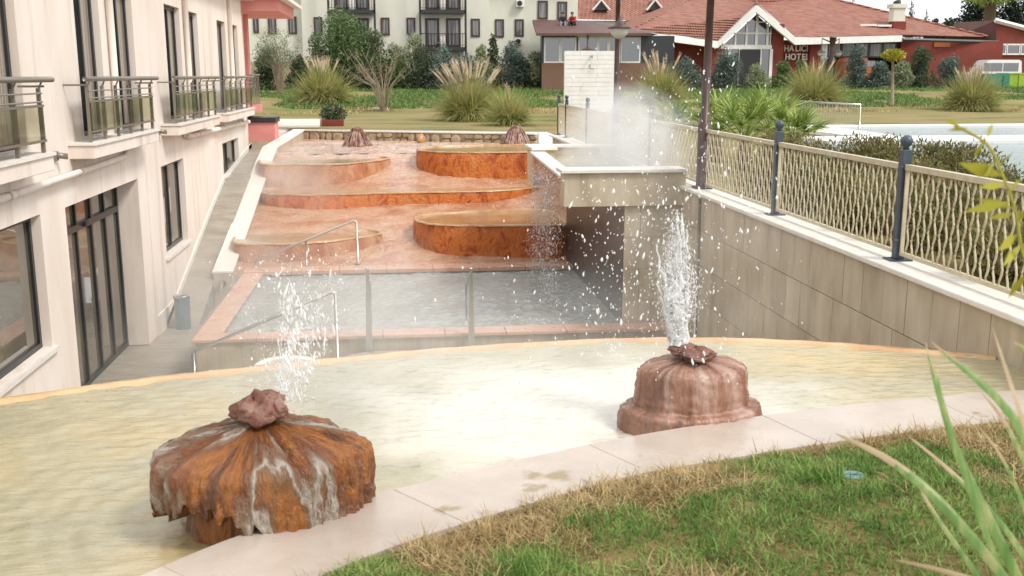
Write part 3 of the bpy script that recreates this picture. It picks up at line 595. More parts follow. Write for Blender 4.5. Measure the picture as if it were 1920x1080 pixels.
for px, lab in ((692, 'tapered steel post at the pool edge nearer the round white basin'), (884, 'tapered steel post at the pool edge nearer the stone tank pier')):
    q = aty(px, 632, 15.75); tp = aty(px+1, 505, 15.75); t = thing('steel_post', (q.x, q.y, PZ), lab, 'post', 'tapered steel posts at the pool edge')
    b = MB(); b.prism([(q.x-.055, q.y-.03), (q.x+.055, q.y-.03), (q.x+.055, q.y+.03), (q.x-.055, q.y+.03)], PZ-.4, PZ-.2)
    v = [(q.x-.055, q.y-.025, PZ-.25), (q.x+.055, q.y-.025, PZ-.25), (q.x+.055, q.y+.025, PZ-.25), (q.x-.055, q.y+.025, PZ-.25), (q.x-.02, q.y-.02, tp.z), (q.x+.022, q.y-.02, tp.z), (q.x+.022, q.y+.02, tp.z), (q.x-.02, q.y+.02, tp.z)]
    raw('blade', v, [(0, 3, 2, 1), (4, 5, 6, 7), (0, 1, 5, 4), (1, 2, 6, 5), (2, 3, 7, 6), (3, 0, 4, 7)], m_steel, t)
    b.build('foot', m_steel, t); MB().lathe(q.x, q.y, [(.03, tp.z), (.034, tp.z+.01), (.02, tp.z+.03)], 12).build('cap', m_steel, t, True)
    MB().tube([(q.x, q.y+.02, tp.z-.04), (q.x, q.y+1.2, tp.z-.5), (q.x, q.y+1.25, PZ-.3)], .02, 8).build('rail', m_steel, t, True)
# round white basin, slab and milky catch pool in front
q = aty(530, 672, 14.6)
t = thing('round_stone_basin', (q.x, 14.6, -2.97), 'round white stone basin on a stem in front of the pool', 'basin')
MB().lathe(q.x+.05, 14.6, [(.15, -2.97), (.12, -2.6), (.2, -2.44), (.42, -2.4), (.46, -2.36), (.44, -2.345), (.36, -2.36), (.15, -2.38)], 36).build('bowl', m_white, t, True)
MB().lathe(q.x+.05, 14.6, [(.39, -2.362), (.3, -2.361), (.02, -2.36)], 30).build('water', m_milk, t, True)
q = aty(420, 686, 14.9); t = thing('white_stone_bench', (q.x, 14.9, -2.97), 'small white stone slab seat beside the stained pool wall', 'bench')
MB().box(q.x-.26, q.x+.26, 14.75, 15.1, -2.62, -2.55).build('seat', m_white, t, bevel=.01); MB().box(q.x-.2, q.x+.2, 14.82, 15.03, -2.97, -2.62).build('leg', m_white, t)
cb = smooth_poly([(-.9, 15.2, 0), (.2, 14.2, 0), (1.6, 14.4, 0), (2.6, 15.3, 0), (2.2, 15.7, 0), (.6, 15.75, 0), (-.6, 15.75, 0)], 6)
t = thing('catch_basin', (.8, 15, -2.97), 'pale milky catch basin curving in front of the peach pool edge', 'basin')
MB().prism([(x, y) for x, y, _ in cb], -2.968, -2.52).build('wall', m_coping, t)
MB().prism([(.85+(x-.85)*.9, 15+(y-15)*.88) for x, y, _ in cb], -2.6, -2.5).build('water', m_milk, t)

# ================================================================== STONE TANK WITH PIER
tk = thing('stone_tank', (3.6, 19, -2.97), 'raised steaming travertine tank on a pier overhanging the pool', 'tank')
MB().box(2.62, 4.62, 16.22, 16.62, -.33, .21).build('front_wall', m_trav, tk, bevel=.006)
MB().box(2.56, 4.62, 16.16, 16.72, .213, .27).build('coping_slab', m_travlight, tk, bevel=.008)
MB().prism([(2.75, 16.63), (2.95, 16.63), (2.95, 21.2), (2.75, 21.2)], lambda x, y: -.33, lambda x, y: .02+.03*(y-16.6)).build('spill_lip', m_rustpale, tk)
MB().prism([(2.70, 16.73), (3.0, 16.73), (3.0, 21.2), (2.70, 21.2)], lambda x, y: .022+.03*(y-16.6), lambda x, y: .065+.03*(y-16.6)).build('coping_slab', m_travlight, tk)
MB().box(2.78, 3.22, 21.203, 22.3, -.5, .22).build('corner_block', m_trav, tk); MB().box(2.73, 3.27, 21.15, 22.36, .223, .28).build('coping_slab', m_travlight, tk, bevel=.008)
MB().box(3.222, 4.62, 22.0, 22.3, -.5, .22).build('back_wall', m_trav, tk); MB().box(3.272, 4.62, 21.95, 22.35, .221, .278).build('coping_slab', m_travlight, tk, bevel=.008)
MB().box(2.955, 4.62, 16.623, 21.99, -.33, -.2).build('tank_floor', m_trav, tk)
MB().box(2.96, 4.61, 16.73, 21.94, -.198, .05).build('water', m_milk, tk)
MB().box(3.66, 4.6, 16.34, 22.3, -2.97, -.333).build('pier', m_shadestone, tk)
rr = 0
zz = -2.97
while zz < -.4:
    z1 = min(zz+.53, -.336); 
    for k, (a, e) in enumerate([(3.64, 4.1), (4.105, 4.6)] if rr % 2 else [(3.64, 3.9), (3.905, 4.35), (4.355, 4.6)]):
        MB().box(a, e, 16.3, 16.338, zz, z1-.005).build('tile', m_trav, tk)
    zz = z1; rr += 1
    if z1 > -.34: break

# ================================================================== RIGHT RETAINING WALL AND FENCE
rw = thing('retaining_wall', (4.8, 14, -2.97), 'long travertine-tiled retaining wall carrying the beige fence', 'wall')
MB().box(4.62, 5.0, -6, 30.9, -3.0, -.06).build('wall_core', m_stain, rw)
tw, th = .45, .535
zr = -.062; r_ = 0
tile_me = None
while zr > -2.95:
    z0 = zr-th; y = 4.2+(.22 if r_ % 2 else 0)
    while y < 16.25:
        y1 = min(y+tw, 16.298)
        if not (z0 < -1.2 and y < 7.0):
            if tile_me is None or y1-y < tw-.01:
                o = MB().box(4.58, 4.622, y, y1-.008, z0+.009, zr).build('tile', m_trav, rw)
                if y1-y > tw-.01: tile_me = o.data; T0 = (y, z0)
            else:
                o = bpy.data.objects.new('tile', tile_me); COL.objects.link(o); o.parent = rw; o.location = (random.uniform(-.0015, .0015), y-T0[0], z0-T0[1])
        y += tw
    zr -= th; r_ += 1
y = -5.6
while y < 30.9:
    MB().box(4.52, 5.04, y, min(y+1.2, 30.95)-.006, -.058, -.004).build('coping_slab', m_travlight, rw, bevel=.012); y += 1.2
b = MB(); b.tube([(4.555, 15.2, -.1), (4.555, 15.2, -2.6)], .02, 8); t = thing('drain_pipe', (4.555, 15.2, -2.6), 'thin pale pipe running down the tiled wall near the tank', 'pipe'); b.build('pipe', m_steel, t, True)
MB().box(4.53, 4.579, 15.17, 15.23, -.7, -.66).build('clip', m_steel, t)
# fence
FX = 4.78
def post(y, lab, h=1.06):
    t = thing('fence_post', (FX, y, 0), lab, 'fence post', 'ball-topped posts of the beige fence')
    MB().box(FX-.045, FX+.045, y-.045, y+.045, .012, h).build('shaft', m_post, t, bevel=.006)
    MB().box(FX-.11, FX+.11, y-.09, y+.09, -.003, .012).build('base_plate', m_post, t)
    v = []; MB().lathe(FX, y, [(.03, h-.002), (.025, h+.02), (.048, h+.045), (.06, h+.08), (.048, h+.115), (.02, h+.135)], 18).build('ball', m_post, t, True)
    for z in (.2, .9): MB().tube([(FX-.05, y-.03, z), (FX-.05, y-.08, z)], .012, 6).build('bracket', m_post, t)
posts = [5.98, 9.31, 12.62, 15.98, 19.3, 22.6, 26.0, 29.3, 30.75]
names = ['at the end of the coping by the flax leaves', 'standing where the tiled wall meets the milky spring pool', 'halfway along the tiled wall before the tall palm fans', 'touching the tall brown lamp post beside the tank', 'just behind the steaming tank', 'beside the shorter brown lantern post', 'behind the tank, next but two to the fence end', 'next to the last post of the fence end', 'last of the fence, at the far wall end']
for y, nm in zip(posts, names): post(y, 'dark blue-grey fence post '+nm)
pk_me = {}
def picket(parent, x, y, sgn):
    if sgn not in pk_me:
        pts = []; z0, z1 = .09, .86; n = 19
        for i in range(n):
            t = i/(n-1); am = .017*sgn*math.cos(t*6*PI)
            pts.append((0, am, z0+(z1-z0)*t))
        b = MB(); b.tube(pts, .0105, 5)
        me = raw('picket', b.v, b.f, m_fencebeige).data; o = [q for q in bpy.data.objects if q.data == me][0]; bpy.data.objects.remove(o); pk_me[sgn] = me
    o = bpy.data.objects.new('picket', pk_me[sgn]); COL.objects.link(o); o.parent = parent; o.location = Vector((x, y, 0))-wloc(parent)
fl = ['nearest the milky spring pool and flax leaves', 'with brown juniper directly behind it, next to the spring pool end', 'in front of the palm fans beside the tank', 'right behind the steaming tank', 'behind the tank in thick steam', 'with the lantern post at its end', 'approaching the far wall end', 'short last piece at the far wall end']
for i in range(len(posts)-1):
    a, e = posts[i]+.06, posts[i+1]-.06
    t = thing('fence', (FX, (a+e)/2, 0), 'beige wavy-bar fence panel '+fl[i], 'fence', 'wavy beige fence panels on the retaining wall')
    MB().box(FX-.03, FX+.03, a, e, .87, .925).build('top_rail', m_fencebeige, t, bevel=.004); MB().box(FX-.02, FX+.02, a, e, .055, .09).build('bottom_rail', m_fencebeige, t)
    for yy in (a, e): MB().box(FX-.018, FX+.018, yy-.018 if yy == e else yy, yy if yy == e else yy+.018, .091, .869).build('side_bar', m_fencebeige, t)
    n = int((e-a)/.098)
    for k in range(n): picket(t, FX, a+.05+(e-a-.1)*(k+.5)/n, 1 if k % 2 else -1)
# lamp posts
def lantern(t, x, y, z, r, arm=None):
    MB().lathe(x, y, [(.02*r, z+.62*r), (.05*r, z+.5*r), (.09*r, z+.34*r), (.2*r, z+.16*r), (.38*r, z+.07*r), (.52*r, z), (.5*r, z-.03*r), (.3*r, z-.02*r)], 20).build('lamp_shade', m_lampbrown, t, True)
    MB().lathe(x, y, [(.38*r, z-.005), (.4*r, z-.06*r), (.36*r, z-.25*r), (.2*r, z-.42*r), (.06*r, z-.47*r)], 18).build('globe', m_globe, t, True)
L1 = aty(1157, 100, 22.2); 
t = thing('street_lamp', (L1.x+.2, 22.2, 0), 'brown single-lantern street lamp behind the steaming tank', 'street lamp', 'brown lantern street lamps')
x = L1.x; MB().tube([(x, 22.2, 0), (x, 22.2, 1.1), (x, 22.2, 1.12), (x, 22.2, 3.5)], [.085, .08, .055, .05], 12).build('pole', m_lampbrown, t, True)
MB().tube([(x+.03, 22.2, 3.2), (x+.05, 22.2, 3.45), (x+.03, 22.2, 3.62)], .035, 8).build('arm', m_lampbrown, t, True); lantern(t, x+.03, 22.15, 2.74, .5)
L2 = Vector((FX-.03, 15.75, 0))
t = thing('street_lamp', (L2.x, L2.y, 0), 'tall brown lamp post with thick foot at the tank corner', 'street lamp', 'brown lantern street lamps')
MB().tube([L2, L2+Vector((0, 0, 1.0)), L2+Vector((0, 0, 1.02)), L2+Vector((.03, 0, 3.3))], [.1, .1, .065, .055], 14).build('pole', m_lampbrown, t, True); MB().box(L2.x-.13, L2.x+.13, L2.y-.13, L2.y+.13, -.003, .02).build('base_plate', m_lampbrown, t)
for s_ in (-1, 1): MB().tube([L2+Vector((.03, 0, 3.2)), L2+Vector((.03+.12*s_, 0, 3.35)), L2+Vector((.03+.2*s_, 0, 3.3))], .02, 6).build('arm', m_lampbrown, t, True); lantern(t, L2.x+.03+.19*s_, L2.y, 3.07, .42)
q = atz(1553, 204, GZ); t = thing('street_lamp', q, 'brown street lamp with two hanging lanterns near the metal barrier', 'street lamp', 'brown lantern street lamps')
top = aty(1556, 70, q.y).z
MB().tube([q, q+Vector((0, 0, top-GZ-.6)), q+Vector((.03, 0, top-GZ))], [.12, .11, .2], 10).build('pole', m_lampbrown, t, True)
for px in (1540, 1572): 
    v = aty(px, 98, q.y); MB().tube([q+Vector((.02, 0, top-GZ-.3)), (v.x, q.y, v.z+.75), (v.x, q.y, v.z+.3)], .04, 6).build('arm', m_lampbrown, t, True); lantern(t, v.x, q.y, v.z, .5)
v = aty(1102, 92, 45); t = thing('street_lamp', (v.x, 45, GZ), 'brown lantern rising just behind the white shower wall', 'street lamp', 'brown lantern street lamps')
MB().tube([(v.x, 45, GZ), (v.x, 45, v.z-.2)], .06, 8).build('pole', m_lampbrown, t, True); lantern(t, v.x, 45, v.z-.02, .52); MB().tube([(v.x, 45, v.z+.25), (v.x, 45, v.z+.6)], .05, 8).build('finial', m_lampbrown, t, True)
# shower wall
sh = thing('shower_wall', (7.77, 42.1, GZ), 'freestanding white travertine shower wall behind the fence', 'shower wall')
A, B_ = aty(1059, 95, 42), aty(1152, 95, 42); MB().box(A.x+.02, B_.x-.02, 42.03, 42.3, GZ, A.z-.02).build('core', m_travlight, sh)
nr = 16
for k in range(nr):
    z0 = GZ+(A.z-GZ)*k/nr; z1 = GZ+(A.z-GZ)*(k+1)/nr-.008; cut = A.x+(B_.x-A.x)*random.uniform(.3, .7)
    for a, e in ((A.x, cut-.004), (cut+.004, B_.x)): MB().box(a, e, 42-random.uniform(0, .012), 42.028, z0, z1).build('strip', m_white, sh)
v = aty(1108, 106, 42); MB().tube([(v.x, 42, v.z), (v.x, 41.75, v.z+.02), (v.x, 41.7, v.z-.05)], .03, 8).build('shower_head', m_steel, sh, True)
v = aty(1106, 126, 42); MB().tube([(v.x, 41.97, v.z+.1), (v.x, 41.93, v.z-.06), (v.x+.15, 41.93, v.z-.06)], .018, 6).build('tap', m_bronze, sh, True)
v = aty(1145, 208, 42); MB().tube([(v.x, 41.99, v.z), (v.x, 41.85, v.z)], .05, 8).build('foot_tap', m_bronze, sh, True)

# ================================================================== NEAR SPRING POOL (milky, with two mounds)
far = [(-4.3, 6.2), (-3.6, 6.6), (-2.73, 6.99), (-2.0, 7.33), (-1.14, 7.6), (-.2, 7.86), (.62, 8.03), (1.5, 8.12), (2.33, 8.10), (3.26, 7.9), (4.2, 7.5), (4.6, 7.26)]
inn = [(-2.6, 2.3), (-1.7, 3.4), (-1.09, 4.13), (-.66, 4.53), (-.17, 4.84), (.51, 5.19), (1.26, 5.52), (2.15, 5.8), (3.04, 6.0), (4.01, 6.12), (4.6, 6.14)]
out_ = [(-1.9, 1.9), (-1.0, 3.2), (-.42, 3.96), (.09, 4.36), (.61, 4.66), (1.22, 4.97), (1.75, 5.13), (2.2, 5.26), (3.29, 5.5), (3.9, 5.56), (4.6, 5.6)]
farS = [(x, y) for x, y, _ in smooth_poly([(x, y, 0) for x, y in far], 5, False)]; innS = [(x, y) for x, y, _ in smooth_poly([(x, y, 0) for x, y in inn], 5, False)]; outS = [(x, y) for x, y, _ in smooth_poly([(x, y, 0) for x, y in out_], 5, False)]
WZ = -.405; CZ = -.30
np_ = thing('spring_pool', (0, 6.3, -2.97), 'crescent milky yellow spring pool with overflowing orange rim', 'pool')
def resample(P, n):
    P = np.array(P); d = np.r_[0, np.cumsum(np.linalg.norm(np.diff(P, axis=0), axis=1))]; s_ = np.linspace(0, d[-1], n)
    return np.stack([np.interp(s_, d, P[:, 0]), np.interp(s_, d, P[:, 1])], 1)
NU, NV = 320, 150
A_ = resample(innS, NU); Bf = resample(farS, NU); vv = np.linspace(0, 1, NV)[:, None, None]
G = A_[None]*(1-vv)+Bf[None]*vv
XX, YY = G[..., 0], G[..., 1]
def ringw(cx, cy, k, sp, dec): r = np.hypot(XX-cx, YY-cy); return np.sin(r*k)*np.exp(-r/dec)*sp
ZZ = WZ+.009*(vnoise(XX*.5, YY*2.2, 9, 31)-.5)+.012*(vnoise(XX*.45, YY*2, 20, 32)-.5)+.009*(vnoise(XX*.5, YY*1.8, 40, 33)-.5)+ringw(1.78, 6.0, 50, .005, 1.7)+ringw(-.65, 4.95, 44, .004, 1.0)
idx = np.arange(NU*NV).reshape(NV, NU); Fq = np.stack([idx[:-1, :-1], idx[:-1, 1:], idx[1:, 1:], idx[1:, :-1]], -1).reshape(-1, 4)
raw('water', np.stack([XX, YY, ZZ], -1), Fq, m_milk, np_, True)
def strip(P, Q, z0, z1, name, mat, parent, n=60, smooth=True):
    P, Q = resample(P, n), resample(Q, n); v = [(x, y, z0) for x, y in P]+[(x, y, z1) for x, y in Q]
    return raw(name, v, [(i, i+1, n+i+1, n+i) for i in range(n-1)], mat, parent, smooth)
def offset(P, d):
    P = np.array(P); T = np.gradient(P, axis=0); T /= np.linalg.norm(T, axis=1)[:, None]; return P+np.stack([-T[:, 1], T[:, 0]], 1)*d
# rim profile: wet orange lip, then outer wall down to the court
m_lip = M('orange_wet_lip', [(.3, H('cf9560', .8)), (.55, H('e0bb8c', .85)), (.8, H('d6a070', .8))], 2, 6, .2, .3, 25, stretch=(1, 1, 1), rvar=.1, spec=.6)
Fa = np.array(resample(farS, 90)); prof = [(-.16, WZ-.06), (-.12, WZ+.004), (-.02, WZ+.012), (.05, WZ-.004), (.1, WZ-.06), (.11, WZ-.3)]
v = []; n = len(Fa)
for d, z in prof: q = offset(Fa, d); v += [(q[i, 0], q[i, 1], z+random.uniform(-.004, .004)) for i in range(n)]
raw('overflow_lip', v, [(k*n+i, k*n+i+1, (k+1)*n+i+1, (k+1)*n+i) for k in range(len(prof)-1) for i in range(n-1)], m_lip, np_, True)
strip(offset(Fa, .11), offset(Fa, .16), WZ-.3, -2.97, 'outer_wall', m_stain, np_)
strip(innS, innS, -.7, CZ-.04, 'inner_wall', m_peach, np_)
cutn = 7; I = resample(innS, cutn*8+1); O = resample(outS, cutn*8+1)
for k in range(cutn):
    a, e = k*8, k*8+8; sh_ = .003
    Pi = I[a:e+1].copy(); Po = O[a:e+1].copy(); Pi[0] += (Pi[1]-Pi[0])*.008; Po[0] += (Po[1]-Po[0])*.008
    poly = [tuple(q) for q in Po]+[tuple(q) for q in Pi[::-1]]
    MB().prism(poly, CZ-.07, CZ).build('coping_slab', m_coping, np_, bevel=.005)
# mounds
def flow_mesh(name, cx, cy, prof, N, fn, mat, parent, ys=1.):
    """lathe body with a 'flow' attribute so streaks run down the slope; fn(a, s, r, z) -> r, z"""
    pr = [tuple(q) for q in smooth_poly([(r, z, 0) for r, z in prof], 5, False)]; v = []; fl = []; sarc = 0; f = []
    for i, (r, z, _) in enumerate(pr):
        if i: sarc += math.hypot(r-pr[i-1][0], z-pr[i-1][1])
        for k in range(N):
            a = 2*PI*k/N; q = fn(a, sarc, max(r, .001), z); v.append((cx+q[0]*math.cos(a), cy+ys*q[0]*math.sin(a), q[1])); fl.append((.5*math.cos(a)+cx, .5*math.sin(a), sarc))
    for i in range(len(pr)-1):
        for k in range(N): f.append((i*N+k, (i+1)*N+k, (i+1)*N+(k+1) % N, i*N+(k+1) % N))
    o = raw(name, v, f, mat, parent, True); at = o.data.attributes.new('flow', 'FLOAT_VECTOR', 'POINT'); at.data.foreach_set('vector', np.array(fl).ravel()); return o
def fold(a, s_, k, sharp=1., seed=0):
    """drapery-like ridges round the axis, drifting slowly down the slope"""
    n = MN.noise(Vector((math.cos(a)*k, math.sin(a)*k, s_*.9+seed))); m = MN.noise(Vector((math.cos(a)*k*2.3, math.sin(a)*k*2.3, s_*1.4+seed+7))); q = MN.noise(Vector((math.cos(a)*k*6, math.sin(a)*k*6, s_*2.5+seed+3)))
    return n*.6+(.5-abs(m)*1.6)*.45*sharp+q*.18
def rough_rock(cx, cy, cz, rx, ry, rz, seed, tilt=0):
    v, f = rock_mesh(0, 0, 0, 1, 1, 1, seed, 40, 26); out = []
    for p_ in v:
        p_ = Vector(p_); d = 1+.28*MN.noise(p_*1.6+Vector((seed, 0, 0)))+.16*MN.noise(p_*4+Vector((0, seed, 0)))+.09*MN.noise(p_*9); p_ *= d; x, z = p_.x*rx, p_.z*rz
        out.append((cx+x*math.cos(tilt)-z*math.sin(tilt), cy+p_.y*ry, cz+x*math.sin(tilt)+z*math.cos(tilt)))
    return out, f
def mound1():
    cx, cy = -.70, 4.82
    t = thing('tufa_mound', (cx, cy, WZ), 'rust brown umbrella-shaped mineral mound with ragged dripping skirt', 'mineral mound', 'mineral mounds in the spring pool')
    def fn(a, s_, r, z):
        g_ = fold(a, s_, 3.4, 1.3); amp = .06*min(1, r/.3)
        rr = r*(1+.03*math.sin(2*a+.5)+.03*math.sin(3*a+2)+.045*(abs(math.cos(3.5*a+.6))-.6))+g_*amp; zz = z+g_*.03*min(1, r/.3)*(1 if z > -.06 else .2)
        cr_ = MN.noise(Vector((math.cos(a)*11, math.sin(a)*11, s_*24)))*.008+MN.noise(Vector((math.cos(a)*25, math.sin(a)*25, s_*40)))*.004; rr += cr_; zz += cr_*.6
        if z < -.1:
            left = .5+.5*math.cos(a-PI*1.06)                 # +1 on the side away from the coping
            jag = .05*MN.noise(Vector((math.cos(a)*9, math.sin(a)*9, 2)))+.035*MN.noise(Vector((math.cos(a)*22, math.sin(a)*22, 5)))
            front = max(0, math.cos(a-PI*1.37))**3
            lim = -.45+.17*left**2+.13*front+1.9*jag
            zz = max(zz, lim); rr += .012*max(0, -.2-z)
        return rr, zz
    flow_mesh('cap', cx, cy, [(.012, .12), (.09, .105), (.2, .075), (.32, .045), (.41, .01), (.468, -.014), (.498, -.055), (.505, -.12), (.503, -.2), (.50, -.28), (.495, -.36), (.49, -.5), (.46, -.5), (.40, -.25)], 300, fn, m_mound, t, .8)
    flow_mesh('stem', cx+.03, cy, [(.30, -.05), (.36, -.2), (.39, -.35), (.43, -.62)], 160, lambda a, s_, r, z: (r+.035*fold(a, s_, 2.2, 1, 11), z), m_mound, t, .8)
    b = MB(); r1 = random.Random(9)
    v, f = rough_rock(cx-.01, cy, .17, .125, .1, .07, 3, .25); raw('crown_rock', v, f, m_rock, t, True)
    v, f = rough_rock(cx+.07, cy-.02, .185, .06, .07, .055, 8, -.3); raw('crown_rock', v, f, m_rock, t, True)
mound1()
def mound2():
    cx, cy = 1.79, 6.0
    t = thing('tufa_mound', (cx, cy, WZ), 'pinkish brown bell-shaped mineral mound with flat rock on top', 'mineral mound', 'mineral mounds in the spring pool')
    def fn(a, s_, r, z):
        g_ = fold(a, s_, 2.6, 1.2, 21); cr_ = MN.noise(Vector((math.cos(a)*8, math.sin(a)*8, s_*22)))*.010+MN.noise(Vector((math.cos(a)*20, math.sin(a)*20, s_*44)))*.005; return r*(1+.04*math.sin(2*a+.6)*(1 if z < -.2 else .3))+(g_*.024+cr_)*min(1, r/.25), z+g_*.014+cr_*.5
    flow_mesh('bell', cx, cy, [(.01, .02), (.12, .018), (.24, -.0), (.305, -.02), (.338, -.05), (.346, -.1), (.352, -.17), (.358, -.235), (.366, -.262), (.415, -.275), (.44, -.3), (.447, -.38), (.455, -.6)], 200, fn, m_mound2, t, .75)
    v, f = rough_rock(cx+.0, cy-.02, .062, .15, .11, .04, 12, -.12); raw('crown_rock', v, f, m_rock, t, True)
mound2()

# ================================================================== NEAR LAWN
NUl = 80; O2 = resample(outS, NUl); rows = [0, .06, .16, .35, .7, 1.3, 2.4, 4.5, 8]; v = []
nrm2 = -np.stack([-np.gradient(O2[:, 1]), np.gradient(O2[:, 0])], 1); nrm2 /= np.linalg.norm(nrm2, axis=1)[:, None]
for d in rows:
    q = O2+np.array([.35, -1.])[None]/1.06*d; 
    for i in range(NUl): v.append((q[i, 0], q[i, 1], -.33+.16*(1-math.exp(-d*2.2))+.03*math.sin(q[i, 0]*2.1)*math.sin(q[i, 1]*2.7)*min(1, d*3)))
struct(raw('near_lawn', v, [(k*NUl+i+1, k*NUl+i, (k+1)*NUl+i, (k+1)*NUl+i+1) for k in range(len(rows)-1) for i in range(NUl-1)], m_soil, None, True))
def lawn_z(x, y, d): return -.33+.16*(1-np.exp(-d*2.2))+.03*np.sin(x*2.1)*np.sin(y*2.7)*np.minimum(1, d*3)
N = 120000
u = RNG.uniform(8, NUl-1.01, N); d = RNG.uniform(0.0, 1, N)**1.2*2.4; i0 = u.astype(int); fr = (u-i0)[:, None]
P = O2[i0]*(1-fr)+O2[i0+1]*fr+np.array([.35, -1.])[None]/1.06*d[:, None]
z = lawn_z(P[:, 0], P[:, 1], d); base = np.c_[P, z-.005]
gm = vnoise(P[:, 0], P[:, 1], 3.2, 51)*.6+vnoise(P[:, 0], P[:, 1], 9, 52)*.4
green = 1.5*gm-.25+.7*(np.minimum(d, .9)-.33)+RNG.normal(size=N)*.11 > .53
clump = vnoise(P[:, 0], P[:, 1], 11, 53)
td = RNG.normal(size=(N, 3))*np.array([.55, .55, .25]); td[:, 2] += np.where(green, .9, .45); td /= np.linalg.norm(td, axis=1)[:, None]
ln = np.where(green, RNG.uniform(.03, .085, N), RNG.uniform(.05, .14, N))*(.4+1.2*clump)
for nm, mk, mt, lab in (('green_grass', green, m_green, 'short green lawn grass in front of the pool coping'), ('dry_grass', ~green, m_straw, 'straw-coloured dry grass along the pool coping')):
    V, Fq = blades(base[mk], td[mk], ln[mk], np.where(mk, RNG.uniform(.0035, .0085, N), 0)[mk], RNG.uniform(.1, .6, N)[mk], 2)
    stuff(raw(nm, V, Fq, mt), lab, 'grass')
def tuft(x, y, z, n, L0, L1, spread, mat, name, lab, cat, wd=(.004, .009)):
    b0 = np.c_[x+RNG.normal(size=n)*spread, y+RNG.normal(size=n)*spread, np.full(n, z-.02)]
    td_ = RNG.normal(size=(n, 3))*.45; td_[:, 2] = np.abs(td_[:, 2])+.8; td_ /= np.linalg.norm(td_, axis=1)[:, None]
    V, Fq = blades(b0, td_, RNG.uniform(L0, L1, n), RNG.uniform(*wd, n), RNG.uniform(.1, .5, n), 3)
    t = thing(name, (x, y, z), lab, cat); raw('blades', V, Fq, mat, t)['kind'] = 'stuff'; return t
q = atz(1540, 900, -.2); tuft(q.x, q.y, -.2, 260, .06, .16, .06, m_green, 'weed_clump', 'leafy green weed clump beside the turquoise lid', 'weed', (.008, .018))
q = atz(985, 1075, -.2); tuft(q.x, q.y, -.2, 700, .08, .15, .1, m_green, 'grass_tuft', 'thick dark green grass tuft standing taller than the lawn', 'grass tuft')
q = atz(1600, 892, -.2); t = thing('valve_lid', q, 'small turquoise plastic lid lying in the grass', 'lid')
m_turq = M('turquoise_plastic', [(.3, H('6f9a9a', .7)), (.7, H('8fb5b2', .75))], 30, 4, .55)
MB().lathe(q.x, q.y, [(.06, -.26), (.064, -.215), (.064, -.2), (.056, -.195), (.02, -.193)], 22).build('cap', m_turq, t, True); MB().tube([(q.x-.03, q.y, -.193), (q.x, q.y, -.185), (q.x+.03, q.y, -.193)], .006, 6).build('grip', m_turq, t)
# flax leaves in the corner and an overhanging twig
def flax_leaf(px, wid, lab_i):
    """centre line given by pixel + distance, widened to a folded blade"""
    P = smooth_poly([tuple(aty(x, y, Y)) for x, y, Y in px], 5, False); n = len(P); v = []; f = []
    for i, q in enumerate(P):
        t = i/(n-1); wv = wid*(.75+.25*math.sin(PI*min(1, t*1.4)))*(1-t**5*.95)
        a = Vector(P[max(0, i-1)]); e = Vector(P[min(n-1, i+1)]); tg = (e-a).normalized(); s_ = tg.cross(Vector((.25, -1, .2))).normalized(); nr_ = s_.cross(tg)
        q = Vector(q); v += [tuple(q-s_*wv/2-nr_*wv*.18), tuple(q), tuple(q+s_*wv/2-nr_*wv*.18)]
    for i in range(n-1): f += [(3*i, 3*i+1, 3*i+4, 3*i+3), (3*i+1, 3*i+2, 3*i+5, 3*i+4)]
    return v, f
fx = thing('flax_plant', (1.75, 2.1, -.2), 'long sword-shaped flax leaves with dry tips leaning over the lawn', 'flax plant')
LV = [([(1990, 1240, 2.3), (1880, 1020, 2.35), (1790, 830, 2.42), (1735, 640, 2.5)], .05, 0), ([(1960, 1180, 2.2), (1800, 980, 2.3), (1680, 870, 2.4), (1565, 812, 2.5)], .045, 1),
      ([(2080, 1200, 2.1), (1990, 980, 2.15), (1900, 780, 2.2), (1745, 640, 2.3)], .055, 0), ([(2010, 1200, 2.4), (1900, 1010, 2.5), (1790, 890, 2.6), (1700, 815, 2.7)], .03, 1),
      ([(2060, 1200, 1.9), (1990, 1000, 1.95), (1930, 820, 2.0), (1860, 610, 2.1)], .035, 1), ([(2050, 1150, 2.4), (1960, 950, 2.5), (1890, 800, 2.55), (1840, 735, 2.6)], .03, 1),
      ([(2000, 1260, 2.0), (1900, 1130, 2.05), (1800, 1080, 2.1), (1680, 1050, 2.15)], .03, 1), ([(1980, 1300, 2.2), (1850, 1000, 2.3), (1770, 760, 2.4), (1758, 690, 2.45)], .03, 0), ([(1990, 1250, 2.5), (1930, 980, 2.6), (1880, 860, 2.65), (1835, 800, 2.7)], .022, 1), ([(1970, 1300, 2.3), (1840, 1090, 2.4), (1745, 950, 2.5), (1712, 880, 2.55)], .026, 1), ([(2090, 1160, 1.7), (2000, 900, 1.75), (1960, 700, 1.8), (1900, 640, 1.85)], .04, 0)]
for pxs, wd, dry in LV:
    v, f = flax_leaf(pxs, wd*.66, 0); o = raw('leaf', v, f, [m_flax, m_flaxtip], fx, True)
    nq = len(o.data.polygons)
    for k, pg in enumerate(o.data.polygons): pg.material_index = 1 if k > nq*(.62 if dry else .88) else 0
tw_ = thing('overhanging_twig', (2.35, 2.2, .9), 'blurred yellow-green leafy twig hanging in front of the fence', 'twig')
stem = [tuple(aty(x, y, Y)) for x, y, Y in ((2000, 640, 2.0), (1925, 500, 2.02), (1905, 400, 2.05), (1880, 330, 2.08), (1850, 270, 2.1), (1790, 235, 2.12))]
MB().tube(smooth_poly(stem, 4, False), .0035, 5).build('stem', m_yellow, tw_, True)
